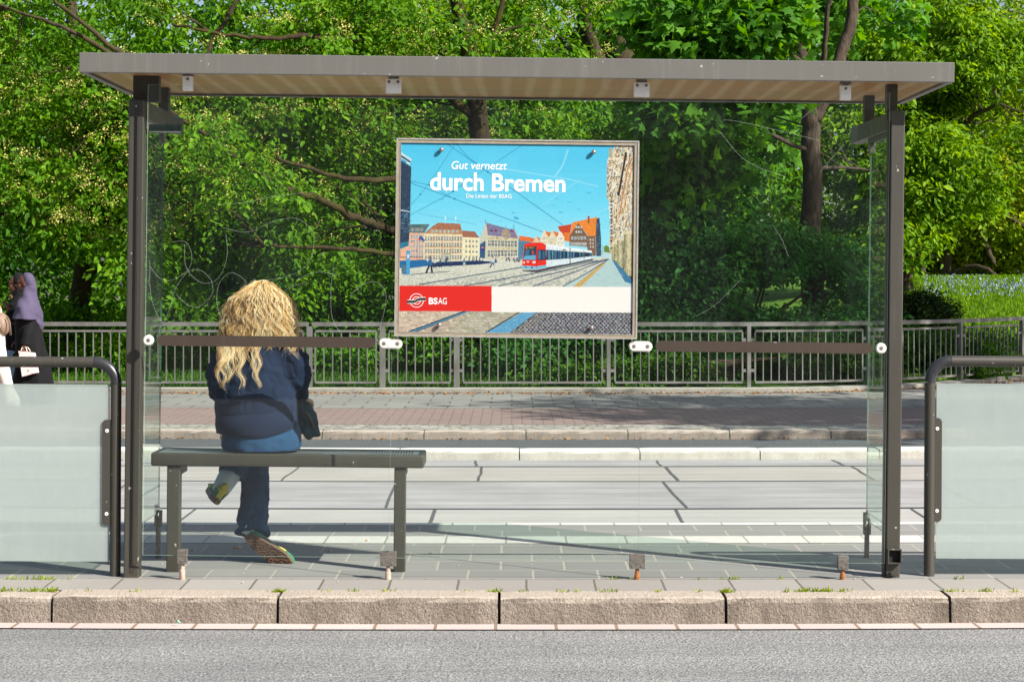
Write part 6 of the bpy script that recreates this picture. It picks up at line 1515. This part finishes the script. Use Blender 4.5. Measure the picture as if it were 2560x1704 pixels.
def foot(mb, x, y, f=-1): mb.tube([(x+.07*-f, y, PZ+.05), (x, y, PZ+.05), (x+.10*f, y, PZ+.035), (x+.17*f, y, PZ+.025)], [(.035, .05), (.04, .05), (.045, .035), (.03, .022)], 12, ref=(0, 1, 0))
Y1 = 24.0
p1 = thing('person', 'walking person in long mauve headscarf and black gown carrying a pink bag', 'person', (P(75, 900, Y1).x, Y1, PZ))
def G(px, py, Y=Y1): return P(px, py, Y)
h1 = G(63.5, 708); mb = MB(); head_shape(mb, h1, (-1, 0, -.05), 0.98)
mb.tube([h1+Vector((.02, 0, -.05)), G(72, 745), G(74, 765)], [.05, .05, .08], 12); mb.tube([G(74, 765), G(72, 800), G(76, 850), G(78, 880)], [(.10, .16), (.10, .14), (.10, .13), (.11, .15)], 16, ref=(1, 0, 0))
mb.tube([G(77, 785, 23.95), G(69, 825, 23.86), G(60, 862, 23.78)], [.045, .038, .026], 10); hand_shape(mb, G(59.5, 863, 23.78), (-.1, 0, -1), (-1, 0, 0), 1, .95, .9)
mb.tube([G(74, 775, 24.15), G(66, 820, 24.2), G(50, 850, 24.2)], [.045, .038, .026], 10); hand_shape(mb, G(49, 851, 24.2), (-.9, 0, -.3), (0, 0, -1), -1, .95, .5)
for q in ((G(70, 880, 23.92), G(55, 940, 23.92), G(42, 1000, 23.92)), (G(82, 880, 24.08), G(100, 940, 24.08), G(118, 996, 24.08))): mb.tube(q, [.08, .06, .04], 10)
blend(mb, 'body', M['skin_deep'], p1, .0075, 2); eyes(p1, h1, (-1, 0, -.05), M['eye'], .98)
def gfold(co, n): return .014*math.sin(22*co.x+14*co.y+3*nz(co, 2.5))*max(0, min(1, (1.0-co.z)/.9))+.008*nz(Vector((co.x*3, co.y*3, co.z*.5)), 5)
mb = MB(); mb.tube([G(72, 752), G(71, 775), G(70, 805), G(75, 845), G(80, 890), G(81, 940), G(80, 985), G(80, 1004)], [(.06, .08), (.13, .18), (.155, .19), (.165, .185), (.19, .19), (.235, .2), (.275, .21), (.29, .21)], 28, ref=(1, 0, 0))
mb.tube([G(79, 788, 23.99), G(75, 806, 23.90), G(69, 835, 23.81), G(63, 864, 23.78)], [.05, .062, .066, .060], 14); mb.tube([G(74, 775, 24.15), G(66, 820, 24.2), G(52, 848, 24.2)], [.065, .06, .055], 12)
mb.tube([G(96, 900), G(112, 950), G(130, 992)], [.08, .08, .05], 12)
blend(mb, 'gown', M['abaya'], p1, .012, 4, gfold)
mb = MB(); mb.ell(G(71.5, 704), (.083, .088, .115), 20, 14); mb.tube([G(74, 716), G(73, 730), G(71.5, 745), G(69, 768), G(68, 797)], [(.078, .084), (.082, .092), (.10, .135), (.135, .225), (.165, .27)], 26, ref=(1, 0, 0))
mb.tube([G(76, 702), G(80, 728), G(84, 752)], [.062, .058, .06], 14); mb.tube([G(82, 745), G(92, 780), G(99, 808), G(105, 834)], [(.05, .10), (.06, .13), (.045, .12), (.006, .03)], 16, ref=(1, 0, 0))
blend(mb, 'headscarf', M['purple'], p1, .008, 4, lambda co, n: .006*math.sin(34*co.x+30*co.z+4*nz(co, 4))+.004*nz(co, 14))
mb = MB(); foot(mb, G(40, 1000).x, 23.92); mb.build('shoe', M['dark_shoe'], p1, smooth=True); mb = MB(); foot(mb, G(120, 1000).x, 24.08); mb.build('shoe', M['dark_shoe'], p1, smooth=True)
bag = thing('paper_bag', 'small pink gift bag with dark dots in the hand of the walking person', 'bag', G(67, 941, 23.75))
def dots():
    t = NT('dotted_pink'); v = t.n('TexVoronoi', i_Vector=t.coord(), i_Scale=16.0); c = t.mix(t.ramp(v.outputs[0], .18, .22), (0.42, 0.07, 0.08), (0.78, 0.56, 0.55)); return t.out(t.bsdf(c, .5))
pts = [(46, 877), (80, 882.5), (90, 931.5), (55, 941)]; q = [G(*p, 23.74) for p in pts]; dv = Vector((.02, .09, 0))
mb = MB(); mb.add([p[:] for p in q]+[(p+dv)[:] for p in q], [(3, 2, 1, 0), (4, 5, 6, 7), (1, 5, 4, 0), (2, 6, 5, 1), (3, 7, 6, 2), (0, 4, 7, 3)]); mb.build('bag_body', dots(), bag)
for k in (0, 1): mb = MB(); o_ = dv*k; mb.tube([G(52, 878, 23.74)+o_, G(56, 867, 23.76)+o_*.5, G(60, 864, 23.78), G(65, 868, 23.76)+o_*.5, G(68, 880, 23.74)+o_], .006, 6); mb.build('bag_handle', M['cream'], bag, smooth=True)

Y2 = 24.55
p2 = thing('person', 'walking person in black headscarf and black cardigan holding up a phone', 'person', (P(38, 900, Y2).x, Y2, PZ))
h2 = G(41, 709, Y2); mb = MB(); head_shape(mb, h2, (-1, -.1, -.12), .98); mb.tube([h2+Vector((.02, 0, -.05)), G(48, 748, Y2), G(48, 765, Y2)], [.05, .05, .08], 12)
mb.tube([G(48, 765, Y2), G(44, 800, Y2), G(44, 880, Y2)], [(.10, .16), (.10, .14), (.12, .15)], 16, ref=(1, 0, 0))
ha, hb_ = G(21, 772, 24.25), G(35, 762, 24.8)
mb.tube([G(45, 775, 24.36), G(36, 805, 24.3), ha], [.045, .038, .025], 10); mb.tube([G(46, 775, 24.74), G(44, 800, 24.8), hb_], [.045, .038, .025], 10)
hand_shape(mb, ha, (-.62, 0, .78), (.6, 0, .6), 1, 1.0, .55); hand_shape(mb, hb_, (-.1, -.1, 1), (-1, 0, .1), -1, 1.0, .5)
blend(mb, 'body', M['skin_deep'], p2, .0075, 2); eyes(p2, h2, (-1, -.1, -.12), M['eye'], .98)
mb = MB(); mb.ell(G(47.5, 702, Y2), (.083, .09, .108), 20, 14); mb.tube([G(51, 718, Y2), G(50, 742, Y2), G(48, 765, Y2)], [(.07, .08), (.08, .11), (.13, .18)], 20, ref=(1, 0, 0)); blend(mb, 'headscarf', M['black_scarf'], p2, .008, 4, lambda co, n: .005*nz(co, 14))
mb = MB(); mb.tube([G(48, 760, Y2), G(44, 790, Y2), G(40, 840, Y2), G(38, 893, Y2)], [(.12, .18), (.14, .19), (.14, .19), (.155, .2)], 22, ref=(1, 0, 0)); mb.tube([G(46, 775, 24.36), G(38, 803, 24.3), G(23, 777, 24.25)], [.065, .058, .045], 12); mb.tube([G(46, 775, 24.74), G(46, 800, 24.8), G(36.5, 770, 24.8)], [.065, .058, .045], 12)
blend(mb, 'cardigan', M['black_scarf'], p2, .011, 4, gfold)
mb = MB(); mb.tube([G(34, 875, 24.45), G(24, 935, 24.45), G(16, 1000, 24.45)], [.10, .08, .07], 14); mb.tube([G(44, 875, 24.65), G(52, 935, 24.65), G(66, 998, 24.65)], [.10, .08, .07], 14); blend(mb, 'jeans', M['jeans'], p2, .011, 4)
mb = MB(); foot(mb, G(16, 1000, 24.45).x, 24.45); mb.build('shoe', M['dark_shoe'], p2, smooth=True); mb = MB(); foot(mb, G(66, 1000, 24.65).x, 24.65); mb.build('shoe', M['dark_shoe'], p2, smooth=True)
ph = thing('mobile_phone', 'black mobile phone held up by the person in black headscarf', 'phone', G(36, 742, 24.62))
a_, b_ = G(30, 733, 24.66), G(43, 751, 24.66); d_ = (b_-a_).normalized(); n_ = Vector((-d_.z, 0, d_.x))
mb = MB(); w_ = Vector((0, .036, 0)); vs = [a_+s*w_+t*n_*.004+u*(b_-a_) for u in (0, 1) for s, t in ((-1, -1), (1, -1), (1, 1), (-1, 1))]; mb.add([v[:] for v in vs], [(3, 2, 1, 0), (4, 5, 6, 7), (0, 1, 5, 4), (1, 2, 6, 5), (2, 3, 7, 6), (3, 0, 4, 7)]); mb.build('phone_case', M['dark_shoe'], ph)
mb = MB(); vs = [a_+s*w_*.9+n_*-.0052+(b_-a_)*(.04+.92*u) for u, s in ((0, -1), (0, 1), (1, 1), (1, -1))]; mb.add([v[:] for v in vs], [(0, 1, 2, 3)]); mb.build('phone_screen', mat('phone_glass', (0.02, 0.02, 0.025), None, rough=.1), ph)

Y3 = 23.45
p3 = thing('person', 'walking person in cream clothes at the left edge of the photo', 'person', (P(-20, 900, Y3).x, Y3, PZ))
h3 = G(-46, 706, Y3); mb = MB(); head_shape(mb, h3, (-1, 0, 0)); mb.tube([h3+Vector((.02, 0, -.05)), G(-34, 755, Y3)], [.05, .07], 12); mb.tube([G(-20, 765, Y3), G(-20, 880, Y3)], [(.10, .16), (.12, .15)], 16, ref=(1, 0, 0))
mb.tube([G(-18, 775, 23.26), G(-12, 815, 23.22), G(-30, 850, 23.22)], [.045, .038, .025], 10); hand_shape(mb, G(-31, 851, 23.22), (-.8, 0, -.5), (0, 0, -1), 1, 1, .5)
mb.tube([G(-18, 775, 23.64), G(-24, 815, 23.68), G(-40, 850, 23.68)], [.045, .038, .025], 10); hand_shape(mb, G(-41, 851, 23.68), (-.8, 0, -.5), (0, 0, -1), -1, 1, .5)
blend(mb, 'body', M['skin_fair'], p3, .0075, 2); eyes(p3, h3, (-1, 0, 0), M['eye'])
mb = MB(); mb.tube([G(-33, 752, Y3), G(-25, 775, Y3), G(-19, 820, Y3), G(-17, 866, Y3)], [(.08, .09), (.125, .19), (.135, .18), (.145, .19)], 22, ref=(1, 0, 0)); mb.tube([G(-18, 775, 23.26), G(-12, 815, 23.22), G(-28, 846, 23.22)], [.065, .058, .048], 12); mb.tube([G(-18, 775, 23.64), G(-24, 815, 23.68), G(-38, 846, 23.68)], [.065, .058, .048], 12); blend(mb, 'jumper', M['cream'], p3, .011, 4, gfold)
mb = MB(); mb.tube(wob([G(-15, 850, 23.36), G(-4, 900, 23.36), G(12, 950, 23.36), G(32, 1006, 23.36)], 3, 0), [.115]*3+[.10]*3+[.088]*4, 16); mb.tube(wob([G(-20, 850, 23.54), G(-30, 900, 23.54), G(-38, 950, 23.54), G(-44, 1016, 23.54)], 3, 0), [.115]*3+[.10]*3+[.088]*4, 16); blend(mb, 'trousers', M['cream'], p3, .011, 4, gfold)
mb = MB(); foot(mb, G(34, 1010, 23.36).x, 23.36); mb.build('shoe', M['white_shoe'], p3, smooth=True); mb = MB(); foot(mb, G(-46, 1010, 23.54).x, 23.54); mb.build('shoe', M['white_shoe'], p3, smooth=True)
mb = MB(); mb.ell(h3+Vector((.02, 0, .02)), (.105, .09, .115), 16, 12); mb.tube([h3+Vector((.08, 0, .03)), h3+Vector((.12, 0, -.1)), h3+Vector((.10, 0, -.25))], [.04, .04, .015], 10); blend(mb, 'hair', mat('brown_hair', (0.05, 0.03, 0.018), (0.09, 0.055, 0.03), 30, .6), p3, .01, 4)
bp = thing('backpack', 'taupe backpack with strap worn at the left edge of the photo', 'backpack', G(8, 840, 23.4))
mb = MB(); mb.ell(G(9, 812, 23.42), (.075, .13, .125), 18, 12); mb.ell(G(3, 806, 23.42), (.08, .125, .12), 18, 12); blend(mb, 'bag', mat('taupe_leather', (0.20, 0.13, 0.09), (0.26, 0.18, 0.13), 10, .6), bp, .01, 3)
mb = MB(); mb.tube([G(17, 791, 23.32), G(24, 806, 23.30), G(27, 838, 23.31)], [(.012, .004)]*3, 8); mb.build('strap', mat('strap_leather', (0.16, 0.10, 0.07), None, rough=.6), bp, smooth=True)
# ------------------------------------------------------------------ litter on the platform
def butt(px, py, ln, ang, label):
    Y = FPX*CH/(py-HZ); c = Vector(((px-1280)*Y/FPX, Y, .005)); d = Vector((math.cos(ang), math.sin(ang), 0))
    t = thing('cigarette_end', label, 'cigarette end', c, group='cigarette ends on the platform')
    mb = MB(); mb.tube([c-d*ln/2, c+d*ln*.1], .004, 8); mb.build('filter', mat('cork_filter', (0.45, 0.24, 0.10), None, rough=.9) if 'cork_filter' not in bpy.data.materials else bpy.data.materials['cork_filter'], t, smooth=True)
    mb = MB(); mb.tube([c+d*(ln*.1+.0005), c+d*ln/2], .0038, 8); mb.build('paper', M['cream'], t, smooth=True)
butt(594, 1370, .045, .1, 'white cigarette end lying left of the foot sole'); butt(483, 1376.5, .03, 0, 'short orange cigarette end near the left bench leg'); butt(824, 1379, .02, 1.2, 'tiny cigarette end standing out right of the foot'); butt(918, 1352.5, .02, .3, 'small yellow cigarette end on the white strip by the bench')
cl = thing('green_wrapper', 'crumpled green foil scrap in the gutter below the kerb', 'wrapper', P(446, 1552, 8.86))
mb = MB(); 
for k in range(7): mb.ell(P(446+random.uniform(-4, 4), 1552+random.uniform(-3, 3), 8.86), (.006, .005, .004), 6, 5)
blend(mb, 'foil', mat('green_foil', (0.02, 0.30, 0.14), (0.4, 0.5, 0.45), 120, .3, .5), cl, .002, 1)
dm = thing('dirt_clump', 'dark clump of dry dirt at the foot of the right post', 'dirt', P(2226, 1441, 9.49))
mb = MB()
for k in range(26):
    a = random.uniform(0, math.pi); r_ = random.uniform(0, .018); c = P(2226, 1442, 9.485)+Vector((r_*math.cos(a)*1.1, random.uniform(-.008, .008), abs(r_*math.sin(a))*1.1+.002)); d = Vector((random.gauss(0, 1), random.gauss(0, 1), random.gauss(0, .7))).normalized()*.007; mb.tube([c-d, c, c+d+Vector((0, 0, -.002))], .0018, 5)
mb.build('clump', M['dark'], dm)
# pale crumbs scattered over the pavement
mb = MB()
for k in range(46):
    x = random.uniform(-2.6, 2.6); y = random.uniform(9.15, 10.6)+yc(x); s = random.uniform(.0025, .006); mb.ell((x, y, s*.4), (s*random.uniform(.8, 1.8), s, s*.5), 6, 4)
tag(mb.build('grit', mat('pale_grit', (0.5, 0.47, 0.42), (0.3, 0.27, 0.22), 40, .9)), 'pale crumbs of grit scattered over the pavement', 'grit', kind='stuff')
# ------------------------------------------------------------------ the brick house across the road that the panes mirror
bh = thing('brick_house', 'dark brick house across the road, seen mirrored in the glass', 'building', (0, -14, ZR))
mb = MB(); mb.box(-17, 15, -24, -14, ZR-.3, 9.5); mb.build('wall', pavers('house_brick', (0.20, 0.10, 0.07), (0.27, 0.14, 0.095), (0.14, 0.13, 0.12), .24, .08), bh)
mb = MB(); mb.box(-17.3, 15.3, -24.2, -13.7, 9.505, 9.9); mb.build('cornice', M['edging'], bh)
wf, wg = mat('white_window_frame', (0.6, 0.6, 0.58), None), mat('curtained_window', (0.62, 0.62, 0.58), (0.3, 0.3, 0.28), 1.5, .3)
for r_ in range(3):
    for c in range(9):
        x, z = -15.5+c*3.5, .6+r_*3.05; mb = MB()
        for a, b, cc, d in ((0, 1.5, 0, .09), (0, 1.5, 1.81, 1.9), (0, .09, .092, 1.808), (1.41, 1.5, .092, 1.808), (.71, .79, .092, 1.808)): mb.box(x+a, x+b, -13.998, -13.93, z+cc, z+d)
        w = mb.build('window', wf, bh); mb = MB(); mb.box(x+.09, x+1.41, -13.999, -13.97, z+.09, z+1.81); mb.build('window_pane', wg, w)

wb = mat('white_render', (0.78, 0.77, 0.73), (0.68, 0.67, 0.63), 2.0, .8)
for x0, x1, z0, z1 in ((-7.3, -5.5, 2.1, 6.6), (-12.0, -10.2, 2.1, 6.6), (5.2, 7.0, 2.1, 6.6)):  # unseen bays added so their sunlit white sides mirror as pale strips
    mb = MB(); mb.box(x0, x1, -13.99, -12.6, z0, z1); by = mb.build('reflection_bay', wb, bh)
    for k in range(2):
        zz = z0+.5+k*2.1; mb = MB(); mb.box(x0+.25, x1-.25, -12.62, -12.597, zz, zz+1.4); mb.box(x1-.003, x1+.003, -13.6, -12.95, zz, zz+1.4); mb.build('bay_pane', M['dark'], by)
